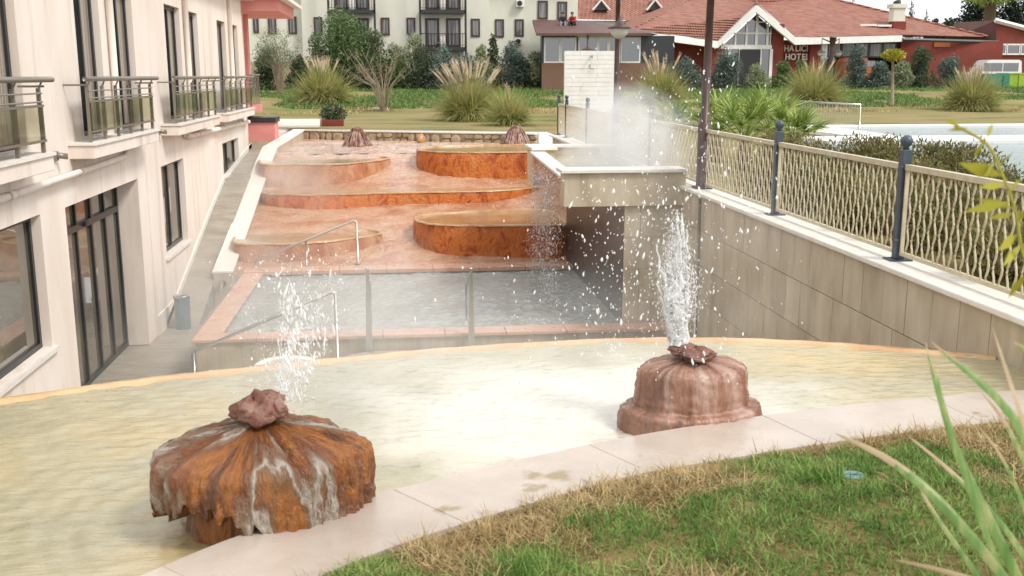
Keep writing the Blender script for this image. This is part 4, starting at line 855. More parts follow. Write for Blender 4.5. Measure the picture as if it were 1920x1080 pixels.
for k, (x, y, x2, y2) in enumerate([(1800, 236, 1768, 222), (1815, 240, 1775, 245), (1845, 262, 1825, 300), (1850, 260, 1862, 228), (1866, 300, 1845, 335), (1872, 310, 1900, 285), (1885, 345, 1835, 352), (1890, 360, 1915, 335), (1900, 390, 1830, 372), (1902, 400, 1850, 410), (1905, 420, 1935, 380), (1908, 440, 1870, 470), (1912, 460, 1880, 500), (1915, 480, 1950, 450), (1925, 510, 1890, 560), (1895, 378, 1805, 398), (1880, 330, 1795, 305)]):
    a, e = aty(x, y, 2.05), aty(x2, y2, 2.05+.06*math.sin(k)); s_ = (e-a).cross(Vector((0, 1, .4*math.sin(k*2)))).normalized()*(e-a).length*.13
    mid_ = a.lerp(e, .45); raw('leaf', [tuple(a), tuple(mid_+s_), tuple(e), tuple(mid_-s_)], [(0, 1, 2, 3)], m_yellow, tw_)

# ================================================================== SWIMMING POOL TERRACE ON THE RIGHT
dk = MB(); z0 = GZ+.01
dk.box(11.5, 60, 26.6, 28.9, z0, z0+.12); struct(dk.build('pool_deck', m_deck))
dk = MB(); dk.prism([(13.5, 34.6), (60, 33.4), (60, 36.8), (13.0, 35.6)], z0, z0+.12); struct(dk.build('pool_deck', m_deck))
dk = MB(); dk.prism([(13.2, 28.904), (14.6, 28.904), (14.9, 34.9), (13.2, 34.6)], z0, z0+.119); struct(dk.build('pool_deck', m_deck))
wt = MB(); wt.quad((14.6, 28.8, z0+.03), (60, 28.8, z0+.03), (60, 34.8, z0+.03), (14.6, 34.8, z0+.03)); struct(wt.build('water', m_teal))
wt = MB(); wt.quad((9.2, 17, z0+.03), (40, 17, z0+.03), (40, 26.7, z0+.03), (9.9, 26.7, z0+.03)); struct(wt.build('water', m_teal))
br = thing('crowd_barrier', (15.2, 34, GZ), 'pale metal crowd barrier with thin vertical bars by the pool deck', 'barrier')
A, B_ = aty(1500, 190, 34.5), aty(1614, 196, 33.2); zb = .04
MB().tube([(A.x, A.y, zb), (A.x, A.y, A.z), (B_.x, B_.y, B_.z), (B_.x, B_.y, GZ)], .03, 8).build('frame', m_steel, br, True); MB().tube([(A.x, A.y, .16), (B_.x, B_.y, .14)], .02, 6).build('bottom_rail', m_steel, br, True)
for k in range(1, 22): q = A.lerp(B_, k/22); MB().tube([(q.x, q.y, .15), (q.x, q.y, q.z)], .009, 5).build('bar', m_steel, br)

# ================================================================== BUILDINGS BEHIND
def px_rect(x0, x1, y0, y1, Y): a, b = aty(x0, y0, Y), aty(x1, y1, Y); return a.x, b.x, b.z, a.z          # X0,X1,Z0,Z1
def opening(parent, x0, x1, y0, y1, Y, frame, pane, t=.12, mid=False, name='window'):
    X0, X1, Z0, Z1 = px_rect(x0, x1, y0, y1, Y)
    f = MB().box(X0, X0+t, Y-.08, Y+.05, Z0, Z1).box(X1-t, X1, Y-.08, Y+.05, Z0, Z1).box(X0+t, X1-t, Y-.08, Y+.05, Z1-t, Z1).box(X0+t, X1-t, Y-.08, Y+.05, Z0, Z0+t)
    if mid: f.box((X0+X1)/2-t*.4, (X0+X1)/2+t*.4, Y-.075, Y+.05, Z0+t, Z1-t)
    fo = f.build(name, frame, parent); MB().box(X0+t, X1-t, Y-.03, Y+.04, Z0+t, Z1-t).build('pane', pane, fo); return fo
ap = thing('apartment_block', (0, 80, .8), 'cream apartment block with brown windows and black balconies', 'building')
for x0, x1, Y, m in ((380, 566, 80.6, m_cream), (566, 918, 80.0, m_cream2), (918, 1083, 80.6, m_cream)):
    a, b = aty(x0, 50, Y), aty(x1, 50, Y); MB().box(a.x, b.x, Y, 92, .3, 9.5).build('wall', m, ap)
a, b = aty(480, 50, 81), aty(1083, 50, 81); MB().box(a.x-1, b.x+.6, 79.4, 93, 9.5, 9.9).build('roof', m_tiles, ap)
for x0, x1, y0, y1, Y in ((474, 486, 30, 62, 80.6), (502, 519, 30, 64, 80.6), (540, 557, 31, 64, 80.6), (588, 605, 32, 66, 80), (714, 731, 33, 66, 80), (762, 779, 33, 66, 80), (883, 900, 35, 69, 80),
                          (928, 945, 36, 70, 80.6), (965, 982, 36, 69, 80.6), (1008, 1027, 1, 36, 80.6), (1045, 1063, 3, 37, 80.6), (928, 945, -45, -12, 80.6), (714, 731, -46, -14, 80), (762, 779, -46, -14, 80)):
    opening(ap, x0, x1, y0, y1, Y, m_brownframe, m_pane2)
for bx0, bx1, lab in ((617, 703, 'near the tall bushy tree'), (788, 873, 'over the white air conditioners')):
    for yb, y1 in ((22, -42), (92, 34)):
        opening(ap, bx0+9, bx0+36, y1, yb-3, 80, m_brownframe, m_pane2, .16, name='balcony_door'); opening(ap, bx0+48, bx0+76, y1, yb-3, 80, m_brownframe, m_pane2, .16, name='balcony_door')
    for yb in (22, 92):
        X0, X1, _, zt = px_rect(bx0, bx1, yb-4, yb, 79); s_ = MB().box(X0, X1, 78.9, 79.98, zt-.25, zt).build('balcony_slab', m_frame, ap)
        b = MB().box(X0, X1, 78.9, 78.95, zt+.95, zt+1.0).box(X0, X1, 78.9, 78.94, zt+.12, zt+.15)
        b.build('balcony_rail', m_black, s_)
        for k in range(17):
            x = X0+(X1-X0)*k/16; MB().tube([(x, 78.92, zt), (x, 78.8+.08*math.sin(k), zt+.45), (x, 78.92, zt+.96)], .022, 4).build('baluster', m_black, s_)
        MB().box(X0+(X1-X0)*.44, X0+(X1-X0)*.57, 79.3, 79.7, zt+.1, zt+.8).build('air_conditioner', m_white, ap)
    for px in (bx0, bx1): X0 = aty(px, 50, 79).x; MB().box(X0-.08, X0+.08, 78.9, 79.05, .3, 9.4).build('balcony_post', m_frame, ap)
def ac(x0, x1, y0, y1, Y):
    X0, X1, Z0, Z1 = px_rect(x0, x1, y0, y1, Y); o = MB().box(X0, X1, Y-.45, Y-.02, Z0, Z1).build('air_conditioner', m_white, ap, bevel=.03)
    MB().lathe(0, 0, [(.2, 0), (.2, .02), (.05, .02)], 16).build('fan', m_black, None); f = bpy.data.objects[-1] if False else [q for q in bpy.data.objects if q.name.startswith('fan') and q.parent is None][0]
    f.parent = o; f.rotation_euler = (PI/2, 0, 0); f.location = Vector(((X0+X1)/2-.06, Y-.47, (Z0+Z1)/2))-wloc(ap)
ac(967, 982, 0, 14, 80.6); ac(965, 978, 72, 84, 80.6)
# brown-roofed annex
an = thing('glazed_annex', (10.5, 72, .7), 'low glazed annex with brown sheet roof next to the apartment block', 'building')
E0, E1 = aty(1006, 62, 70), aty(1222, 62, 70); R0, R1, R2 = aty(998, 37, 79.5), aty(1088, 38, 79.5), aty(1235, 60, 79.5)
b = MB(); b.quad(E0, E1, R2, R1, R0); b.quad(E0-Vector((0, 0, .18)), E0, R0, R0-Vector((0, 0, .18))); b.quad(E0-Vector((0, 0, .18)), E1-Vector((0, 0, .18)), E1, E0); b.quad(E0-Vector((0, 0, .18)), R0-Vector((0, 0, .18)), R1-Vector((0, 0, .18)), R2-Vector((0, 0, .18)), E1-Vector((0, 0, .18)))
b.build('roof', m_brownroof, an)
X0, X1, Z0, Z1 = px_rect(1016, 1262, 66, 172, 71.2); zc = px_rect(1016, 1240, 118, 172, 71.2)[3]
MB().box(X0, X1, 71.25, 72, .4, Z1).build('wall', m_frame, an); MB().box(X0, X1-.5, 71.1, 71.24, .4, zc).build('brick_base', M('brown_brick', [(.3, H('6f5244', .8)), (.7, H('8f6e5a', .8))], 9, 4, .8, stretch=(1, 1, 4)), an)
for x0, x1 in ((1020, 1050), (1050, 1080)): opening(an, x0, x1, 70, 118, 71.2, m_white, m_glass, .1)
for x0, x1, pn in ((1084, 1120, m_glass), (1121, 1140, m_glass), (1141, 1163, m_glass), (1163, 1200, m_glass)): opening(an, x0, x1, 69, 118, 71.2, m_white, pn, .1)
X0, X1, Z0, Z1 = px_rect(1082, 1165, 62.5, 68, 70.4); MB().box(X0, X1, 70.3, 71.1, Z0, Z1).build('awning_box', m_white, an)
# far roof with dormers
fr_ = thing('distant_tiled_roof', (18, 104, .8), 'distant red tiled roof with small triangular dormers', 'building')
q = [aty(1076, 36, 100), aty(1260, 40, 100), aty(1300, -40, 108), aty(1076, -45, 108)]; b = MB(); b.quad(*q); b.build('roof', m_tiles, fr_); MB().box(q[0].x, q[1].x, 100.3, 108, .5, q[0].z-.1).build('wall', m_cream, fr_)
for cx_, cy_ in ((1127, 18), (1228, 18)):
    a, e, tpp = aty(cx_-14, cy_+1, 101), aty(cx_+14, cy_+1, 101), aty(cx_, cy_-18, 101); bk = Vector((0, 4, 0))
    d_ = raw('dormer', [tuple(a), tuple(e), tuple(tpp), tuple(a+bk), tuple(e+bk), tuple(tpp+bk)], [(0, 1, 2), (0, 2, 5, 3), (1, 4, 5, 2)], m_shadestone, fr_)
    MB().tube([a-Vector((.1, .1, 0)), tpp-Vector((0, .1, 0)), e-Vector((-.1, .1, 0))], .12, 6).build('dormer_trim', m_white, d_)
# red hotel
ho = thing('red_hotel', (32, 86, .8), 'brick-red hotel with tiled hip roof and white glazed entrance gable', 'building')
def P(x, y, Y): return aty(x, y, Y)
fa = [P(1183, 57, 79), P(1346, 77, 84.2), P(1418, 9, 84), P(1491, 71, 84.2), P(1692, 66, 86)]; fb = [P(1183, 68, 79), P(1346, 90, 84.2), P(1418, 23, 84), P(1491, 84, 84.2), P(1692, 78, 86)]
for i in range(4):
    b = MB(); tq = Vector((0, .35, 0)); a, e, c0, d0 = fa[i], fa[i+1], fb[i+1], fb[i]
    b.v = [tuple(v) for v in (a, e, c0, d0, a+tq, e+tq, c0+tq, d0+tq)]; b.f = [(0, 3, 2, 1), (4, 5, 6, 7), (0, 1, 5, 4), (3, 7, 6, 2), (0, 4, 7, 3), (1, 2, 6, 5)]; b.build('fascia', m_white, ho)
up = Vector((0, 0, .04)); RL_, RR_ = P(1330, -18, 97), P(1548, -4, 97)
b = MB(); b.quad(fa[0]+up, fa[1]+up, P(1391, 34, 86.5)+up, RL_); b.quad(fa[1]+up, fa[2]+up, P(1420, 5, 97)); 
b.quad(fa[2]+up, fa[3]+up, P(1450, 34, 90), P(1420, 5, 97)); b.quad(fa[3]+up, fa[4]+up, P(1850, 69, 91), RR_); b.quad(RL_, P(1391, 34, 86.5)+up, P(1420, 5, 97), RR_+Vector((0, .3, .0)), RR_)
b.quad(fa[3]+up, RR_, P(1420, 5, 97)); b.quad(fa[0]+up, RL_, P(1170, 40, 104), P(1176, 50, 92))
b.quad(P(1850, 69, 91), P(1858, 66, 104), RR_); b.build('roof', m_tiles, ho)
b = MB().tube([RR_+up, P(1700, 32, 94), P(1852, 68, 90.9)], .14, 6).tube([fa[0]+up, P(1262, 18, 88), RL_+up], .14, 6).tube([fa[2]+up, P(1420, 4, 97)], .12, 6); b.build('ridge_tiles', m_tiles, ho)
gu = MB().tube([P(1692, 74, 86), P(1872, 79, 88)], .16, 6); gu.build('gutter', m_frame, ho)
def slab(x0, x1, y0, y1, Y, mat, name='wall', d=.4, par=ho): X0, X1, Z0, Z1 = px_rect(x0, x1, y0, y1, Y); return MB().box(X0, X1, Y, Y+d, Z0, Z1).build(name, mat, par)
slab(1192, 1352, 70, 190, 86.0, m_red); slab(1332, 1356, 85, 185, 85.2, m_red, 'pier'); slab(1447, 1464, 45, 185, 85.2, m_red, 'pier'); slab(1466, 1522, 75, 185, 86.2, m_red); slab(1520, 1534, 80, 185, 85.6, m_red, 'pier')
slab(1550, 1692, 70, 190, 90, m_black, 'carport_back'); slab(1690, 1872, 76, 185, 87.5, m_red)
slab(1752, 1781, 77, 88, 87.38, m_orange, 'wall_panel', .1)
for k in range(5): X = 1552+k*26; opening(ho, X, X+24, 80, 108, 88, m_frame, m_pane2, .12)
# glazed gable
gl = MB(); g1 = [P(1352, 88, 85.3), P(1418, 27, 85.3), P(1447, 53, 85.3), P(1447, 160, 85.3), P(1352, 160, 85.3)]; gl.quad(*g1); go = gl.build('gable_glazing', m_glass, ho)
for y0, y1, x0, x1 in ((40, 43, 1401, 1446), (61, 64, 1372, 1447), (84, 92, 1352, 1447)): slab(x0, x1, y0, y1, 85.15, m_white, 'glazing_bar', .12, go)
for x, yt in ((1353, 86), (1379, 62), (1400, 44), (1419, 26), (1439, 45), (1446, 52), (1360, 80)): slab(x-1, x+1, yt, 88, 85.2, m_white, 'glazing_bar', .08, go)
for x in (1367, 1387, 1424, 1445): slab(x-1, x+1, 92, 165, 85.18, m_white, 'glazing_bar', .1, go)
slab(1388, 1423, 93, 165, 85.1, m_black, 'doorway', .15, go)
lt = slab(1521, 1551, 76, 150, 88, m_glass, 'lattice_window', .2)
for k in range(6): slab(1522+k*5, 1523+k*5, 76, 150, 87.8, m_steel, 'lattice_bar', .1, lt)
for k in range(9): slab(1521, 1551, 78+k*8, 79+k*8, 87.7, m_steel, 'lattice_bar', .08, lt)
def letters(txt, x, y, h, Y):
    """sign lettering as raised mesh letters, one part per letter"""
    q = P(x, y, Y); sc = h*Y/1961/.7
    adv = 0
    for ch in txt:
        cu = bpy.data.curves.new('sign_letter', 'FONT'); cu.body = ch; cu.size = sc; cu.extrude = .05; cu.offset = .012*sc
        o = bpy.data.objects.new('sign_letter', cu); COL.objects.link(o); bpy.context.view_layer.update()
        dg = bpy.context.evaluated_depsgraph_get(); me = bpy.data.meshes.new_from_object(o.evaluated_get(dg)); wdt = o.dimensions.x; bpy.data.objects.remove(o); bpy.data.curves.remove(cu)
        me.materials.clear(); me.materials.append(m_white); o = bpy.data.objects.new('sign_letter', me); COL.objects.link(o); o.parent = ho; o.rotation_euler = (PI/2, 0, 0)
        o.location = Vector((q.x+adv, Y-.06, q.z))-wloc(ho); o.scale = (.86, 1, 1); adv += wdt*.86+.12*sc
letters('HALICI', 1469, 96, 11.5, 86.1); letters('HOTEL', 1471, 112, 11.5, 86.1)
ch = MB(); X0, X1, Z0, Z1 = px_rect(1676, 1698, 40, 56, 90); ch.box(X0, X1, 90, 91, Z0-.3, Z1); cho = ch.build('chimney', m_red, ho)
X0, X1, Z0, Z1 = px_rect(1677, 1697, 15, 40, 90); MB().box(X0, X1, 90.02, 90.98, Z0+.002, Z1).build('chimney_stack', m_cream2, cho); X0, X1, Z0, Z1 = px_rect(1674, 1701, 7, 15, 90); MB().box(X0, X1, 89.9, 91.1, Z0+.002, Z1).build('chimney_cap', m_cream2, cho)
v, f = rock_mesh((X0+X1)/2, 90.5, Z1+.12, .3, .3, .22, 3); raw('chimney_cowl', v, f, m_frame, cho, True)
for k, (x0, x1, y) in enumerate(((1610, 1640, 48), (1642, 1668, 49))):
    a, e = P(x0, y, 90), P(x1, y+1, 90); b = MB(); b.box(a.x, e.x, 89.6, 91, a.z-.05, a.z+.12); b.build('roof_hatch', m_white, ho)
rx = thing('red_annex', (52, 92, .8), 'brick-red annex with dark brown roof side and white-framed windows', 'building')
a, e = P(1766, 46, 97), P(1868, 38, 92); b = MB(); b.quad(P(1766, 80, 97), P(1868, 80, 92), P(1868, 38, 92), P(1790, 42, 97)); b.quad(P(1790, 42, 97), P(1868, 38, 92), P(2100, 80, 99), P(2060, 60, 104)); b.build('roof_side', m_brownroof, rx)
b = MB(); b.quad(P(1868, 190, 92), P(2150, 190, 92), P(2150, 110, 92), P(1868, 39, 92)); b.build('wall', m_red, rx); b = MB().tube([P(1866, 38, 91.8), P(2150, 113, 91.8)], .22, 4); b.build('rake_board', m_white, rx)
for x0, x1 in ((1865, 1886), (1887, 1912), (1913, 1935)): opening(rx, x0, x1, 82, 103, 91.9, m_white, m_glass, .14)

# ================================================================== LOW WALL AND HUT BY THE APARTMENTS
lw = thing('garden_wall', (-6, 77, .6), 'low weathered white garden wall in front of the apartment block', 'wall'); X0, X1, Z0, Z1 = px_rect(470, 1060, 118, 160, 77.5)
k = 0; x = X0
while x < X1: MB().box(x, min(x+3, X1)-.02, 77.5, 77.7, .5, Z1+random.uniform(-.05, .08)).build('panel', m_stones, lw); x += 3
# ================================================================== VEHICLES
def car_wheel(par, x, y, z, r):
    o = MB(); o.lathe(0, 0, [(r*.6, -.1), (r, -.09), (r, .09), (r*.6, .1)], 18); w_ = o.build('wheel', m_tyre, None, True); w_.parent = par; w_.rotation_euler = (PI/2, 0, 0); w_.location = Vector((x, y, z))-wloc(par)
    h_ = MB().lathe(0, 0, [(r*.62, -.08), (r*.55, .105), (r*.1, .11)], 14).build('rim', m_steel, None, True); h_.parent = w_
vy = 84; X0, X1, Z0, Z1 = px_rect(1832, 1913, 112, 168, vy)
vn = thing('white_van', ((X0+X1)/2, vy, .8), 'white minibus parked in front of the red annex', 'van')
zb = .83; prof = [(X0, zb+.45), (X0+.05, zb+.95), (X0+.5, zb+1.3), (X0+1.0, Z1-.1), (X0+1.3, Z1), (X1-.35, Z1), (X1-.12, Z1-.12), (X1-.02, zb+1.1), (X1, zb+.5), (X1-.05, zb+.35), (X0+.1, zb+.35)]
nP = len(prof); v = [(x, vy, z) for x, z in prof]+[(x, vy+1.8, z) for x, z in prof]; f = [tuple(range(nP)), tuple(range(2*nP-1, nP-1, -1))]+[(i, nP+i, nP+(i+1) % nP, (i+1) % nP) for i in range(nP)]
raw('body', v, f, m_van, vn)
for x0, x1 in ((1882, 1909), (1858, 1879), (1845, 1856)):
    a, e, zl, zh = px_rect(x0, x1, 118, 134, vy); b = MB().box(a, e, vy-.012, vy+.01, zl, zh); b.build('window', m_glass, vn, bevel=.01)
for x in (X0+.8, X1-.8): car_wheel(vn, x, vy+.12, zb+.32, .33)
MB().box(X1-.001, X1+.03, vy+.1, vy+1.7, zb+.4, zb+.6).build('bumper', m_frame, vn); MB().box(X1-.06, X1+.01, vy+.02, vy+.15, zb+.9, zb+1.2).build('tail_light', m_cloth_red, vn)
ty = 84; X0, X1, Z0, Z1 = px_rect(1585, 1648, 108, 150, ty); tr_ = thing('orange_truck', ((X0+X1)/2, ty+.5, .8), 'orange vehicle half hidden behind shrubs under the carport', 'truck')
prof = [(X0, .83+.5), (X0, 2.9), (X0+.4, Z1), (X1-1.2, Z1), (X1-.7, Z1-.7), (X1-.1, Z1-1.0), (X1, 1.4), (X1-.1, 1.3)]; nP = len(prof); v = [(x, ty, z) for x, z in prof]+[(x, ty+1.8, z) for x, z in prof]
raw('body', v, [tuple(range(nP)), tuple(range(2*nP-1, nP-1, -1))]+[(i, nP+i, nP+(i+1) % nP, (i+1) % nP) for i in range(nP)], m_orange, tr_)
a, e, zl, zh = px_rect(1622, 1641, 114, 125, ty); MB().box(a, e, ty-.012, ty+.01, zl, zh).build('window', m_pane2, tr_, bevel=.01)
for x in (X0+.9, X1-.9): car_wheel(tr_, x, ty+.1, 1.2, .4)
gb = thing('green_cabinet', (44, 80, .8), 'tall dark green sheet-metal cabinet in front of the white minibus', 'cabinet'); X0, X1, Z0, Z1 = px_rect(1846, 1890, 138, 184, 80)
MB().box(X0, X1, 80, 81.2, Z0, Z1).build('body', m_greenbox, gb, bevel=.02); MB().box(X1-.6, X1-.57, 79.97, 80, Z0+.1, Z1-.1).build('door_seam', m_frame, gb)
lb = thing('lime_container', (47, 81, .8), 'lime green skip container beside the green cabinet', 'container'); X0, X1, Z0, Z1 = px_rect(1891, 1990, 139, 176, 80.5)
bo = MB().box(X0, X1, 80.5, 82.3, Z0, Z1).build('body', m_lime, lb, bevel=.03); MB().box(X0, X1, 80.45, 82.35, Z1, Z1+.1).build('rim', m_lime, lb); MB().box(X0+.2, X1-.2, 80.8, 82, Z0-.3, Z0).build('skid', m_black, lb)
for k in range(1, 5): x = X0+(X1-X0)*k/5; MB().box(x-.05, x+.05, 80.43, 80.5, Z0+.02, Z1).build('rib', m_lime, lb)

# ================================================================== TREES, SHRUBS, GRASSES
def shrub(px, yt, wpx, Y, mat, lab, cat='shrub', n=3600, leaf=.2, name='shrub', group='shrubs along the hotel drive', clumps=12, trunk=.0, squash=1, zb=None, shell=.3, up=.2):
    zb = float(gz(Y)) if zb is None else zb; top = aty(px, yt, Y); W = wpx*1.2*Y/1961; h = top.z-zb; cx = top.x
    t = thing(name, (cx, Y, zb), lab, cat, group)
    cs, rs = [], []
    z0 = zb+trunk*h
    for k in range(clumps):
        fz = min(.97, (k+.5)/clumps*random.uniform(.8, 1.05)); env = (1-fz)**.55*.9+.25*random.random()
        a = random.uniform(0, 2*PI); rr = W*.36*env*random.uniform(.3, 1.0); r0 = W*random.uniform(.19, .29)*(.75+.4*env)
        cs.append((cx+rr*math.cos(a), Y+rr*math.sin(a)*.8, z0+(top.z-z0-r0*.7)*fz+.1*r0)); rs.append((r0, r0, r0*random.uniform(.8, 1.25)*squash))
    V, Fq = leaf_cloud(cs, rs, n, leaf, 2.4, up, shell); V[:, 2] = np.maximum(V[:, 2], zb+.02); raw('crown', V, Fq, mat, t)
    b = MB(); b.tube([(cx, Y, zb-.1), (cx+.03*W, Y, zb+.3*h), (cx-.02*W, Y, zb+.7*h)], [W*.045, W*.035, W*.015], 7); b.build('trunk', m_bark, t, True)
    b = MB()
    for c0 in cs[::2]: b.tube([(cx, Y, zb+.25*h), ((cx+c0[0])/2, (Y+c0[1])/2, (zb+.3*h+c0[2])/2), c0], [W*.02, W*.015, W*.006], 5)
    b.build('limbs', m_bark, t, True)['kind'] = 'stuff'
    return t
def conifer(px, yt, wpx, Y, mat, lab, n=1800, group='conifers on the skyline', zb=None):
    zb = float(gz(Y)) if zb is None else zb; top = aty(px, yt, Y); W = wpx*Y/1961; h = top.z-zb; t = thing('conifer', (top.x, Y, zb), lab, 'conifer', group); cs, rs = [], []
    for k in range(26):
        f = k/25; r = W*.5*(1-f)**.8+.12; a = k*2.4; cs.append((top.x+r*.55*math.cos(a), Y+r*.55*math.sin(a), zb+h*(.12+.88*f))); rs.append((r*.6, r*.6, h*.035+.1))
    V, Fq = leaf_cloud(cs, rs, n, .3, 3, .0, .2); raw('crown', V, Fq, mat, t); MB().tube([(top.x, Y, zb-.2), (top.x, Y, top.z)], [W*.06, .02], 7).build('trunk', m_bark, t, True)
SH = 'shrubs along the apartment wall'
# left of the frame
def multistem(px, yt, wpx, Y, lab, leafy, mat, name='multi_stem_shrub'):
    zb = float(gz(Y)); top = aty(px, yt, Y); W = wpx*Y/1961; h = top.z-zb; t = thing(name, (top.x, Y, zb), lab, 'shrub'); tips = []
    for k in range(26):
        a = random.uniform(0, 2*PI); r = W*.5*random.uniform(.35, 1); e = Vector((top.x+r*math.cos(a), Y+r*.7*math.sin(a), zb+h*random.uniform(.55, 1)*(1-.25*r/W)))
        m_ = Vector((top.x+r*.3*math.cos(a), Y+r*.3*math.sin(a), zb+h*.4)); MB().tube([(top.x+.1*math.cos(a), Y+.1*math.sin(a), zb-.05), tuple(m_), tuple(e)], [.03, .02, .008], 5).build('stem', m_twig, t)
        tips += [e, m_.lerp(e, .55)]
    b = MB()
    for e in tips*3:
        d_ = Vector((random.gauss(0, .35), random.gauss(0, .35), random.uniform(.0, .55))); b.tube([e-Vector((0, 0, .15)), e+d_*.6, e+d_], [.009, .007, .003], 3, False)
    b.build('twigs', m_twig, t)['kind'] = 'stuff'
    if leafy:
        V, Fq = leaf_cloud([tuple(e) for e in tips], [(W*.11, W*.11, h*.13)]*len(tips), leafy, .13, 3.2, .4, .1); raw('crown', V, Fq, mat, t)
multistem(520, 52, 96, 66, 'loose olive-green shrub with many upright stems next to the wing corner', 3200, m_olive)
multistem(716, 88, 150, 52, 'leafless twiggy shrub spreading above a flat round stone', 0, None, 'bare_shrub')
q = ground_at(712, 206); t_ = MB().lathe(q.x, q.y-.3, [(.42, q.z-.05), (.44, q.z+.06), (.38, q.z+.13), (.1, q.z+.14)], 22).build('flat_stone', m_stones, None, True); tag(t_, 'flat round pale stone under the leafless shrub', 'stone')
shrub(640, 12, 118, 74, m_mid, 'tall bushy round-headed tree before the apartment balconies', 'tree', 9000, .22, 'bushy_tree', SH, 24, .12)
shrub(594, 58, 50, 75, m_olive, 'thin olive tree left of the bushy round-headed tree', 'tree', 2200, .2, 'olive_tree', SH, 10, .2)
shrub(692, 50, 62, 74.5, m_olive, 'silvery olive tree touching the bushy round-headed tree', 'tree', 3600, .2, 'olive_tree', SH, 12, .15)
shrub(742, 64, 50, 74, m_pale, 'pale olive tree in front of the two narrow brown windows', 'tree', 2400, .18, 'olive_tree', SH, 10, .1)
for px, yt, w_, m, lab in ((560, 100, 46, m_dark, 'dark low shrub behind the first pampas plumes'), (612, 96, 54, m_mid, 'mid-green shrub between the bushy tree and first pampas'), (690, 100, 50, m_dark, 'dark shrub below the silvery olive tree'), (750, 104, 50, m_mid, 'green shrub under the pale olive tree'), (985, 110, 46, m_dark, 'dark low shrub between the bluish bush and annex'), (500, 90, 50, m_dark, 'dark shrub behind the upright-stemmed shrub'), (655, 92, 70, m_dark, 'dark rounded shrub under the bushy tree'), (725, 96, 66, m_mid, 'green shrub behind the leafless shrub'),
                           (775, 58, 50, m_pale, 'light olive shrub below the balcony bay edge'), (790, 84, 62, m_dark, 'dark shrub left of the lower balcony'), (835, 84, 76, m_blue, 'broad bluish shrub under the lower balcony'),
                           (872, 92, 50, m_blue, 'bluish shrub behind the largest pampas clump'), (905, 80, 44, m_pale, 'thin pale shrub beside the slim cypress'), (965, 74, 58, m_blue, 'bluish bush below the wall-mounted air conditioner'), (1006, 92, 44, m_pale, 'pale green bush at the glazed annex corner'), (1040, 108, 34, m_mid, 'small bush before the annex brick base')):
    shrub(px, yt, w_, 73+random.uniform(-2, 2), m, lab, group=SH, n=3400)
conifer(924, 66, 34, 73, m_dark, 'slim dark cypress behind the largest pampas clump', 1300, SH)
for px, yt, w_, m, lab, Y in ((1196, 70, 44, m_blue, 'dark narrow bush against the red hotel wall by the lantern', 74), (1240, 82, 56, m_blue, 'grey-blue bush behind the plumes near the shower wall', 75), (1288, 108, 64, m_blue, 'low rounded blue-grey bush beside the tall lamp post', 72), (1362, 86, 66, m_blue, 'big blue-green bush in front of the hotel entrance glazing', 73),
                              (1420, 122, 50, m_pale, 'small pale grey bush at the hotel doorway', 72), (1470, 114, 42, m_mid, 'green bush below the hotel lettering', 73), (1503, 112, 32, m_mid, 'green bush just past the hotel lettering', 74), (1606, 78, 50, m_blue, 'tall blue-green bush hiding the orange vehicle', 72),
                              (1648, 112, 46, m_blue, 'low blue-green bush next to the orange vehicle', 72), (1692, 112, 44, m_pale, 'pale grey bush behind the yellow-topped young tree', 73), (1728, 84, 54, m_dark, 'tall dark green bush before the red hotel wall', 73), (1782, 104, 48, m_blue, 'blue-green bush closest to the parked minibus', 73)):
    shrub(px, yt, w_, Y, m, lab, n=3800)
yt_ = ground_at(1673, 198); t = thing('young_palm', yt_, 'young tree with pale thin trunk and tuft of yellow-green leaves', 'tree')
tp = aty(1674, 112, yt_.y); MB().tube([yt_, (tp.x, yt_.y, tp.z)], [.09, .07], 10).build('trunk', m_twig, t, True); V, Fq = leaf_cloud([(tp.x, yt_.y, tp.z+.25)], [(.62, .62, .3)], 900, .24, 4, .3, .1); raw('crown', V, Fq, m_yellow, t)
# skyline trees
for px, yt, w_, Y, lab in ((1600, -12, 40, 120, 'small pine tip just above the hotel roof ridge'), (1710, 2, 44, 125, 'pointed conifer behind the hotel chimney'), (1738, 20, 40, 128, 'short conifer at the end of the tiled roof')): conifer(px, yt, w_, Y, m_pine, lab)
for px, yt, w_, Y, lab in ((1780, 30, 60, 130, 'low round tree between conifers and dark pines'), (1838, -25, 90, 120, 'large dark pine behind the red annex roof'), (1905, -40, 110, 118, 'second large dark pine at the annex gable end'), (1752, 34, 40, 126, 'small rounded tree behind the roof end')):
    shrub(px, yt, w_, Y, m_pine, lab, 'tree', 6000, .42, 'pine_tree', 'trees on the skyline', 18, .25)
q = aty(1856, 40, 112); t = thing('palm_tree', (q.x, 112, .8), 'tall palm with thick brown trunk before the dark pines', 'palm'); MB().tube([(q.x, 112, .8), (q.x, 112, 6), (q.x-.1, 112, 10.5)], [.7, .65, .6], 10).build('trunk', m_bark, t, True)
V, Fq = leaf_cloud([(q.x, 112, 10.5)], [(3, 3, 1.2)], 900, .9, 6, -.1, .1); raw('crown', V, Fq, m_palm, t)
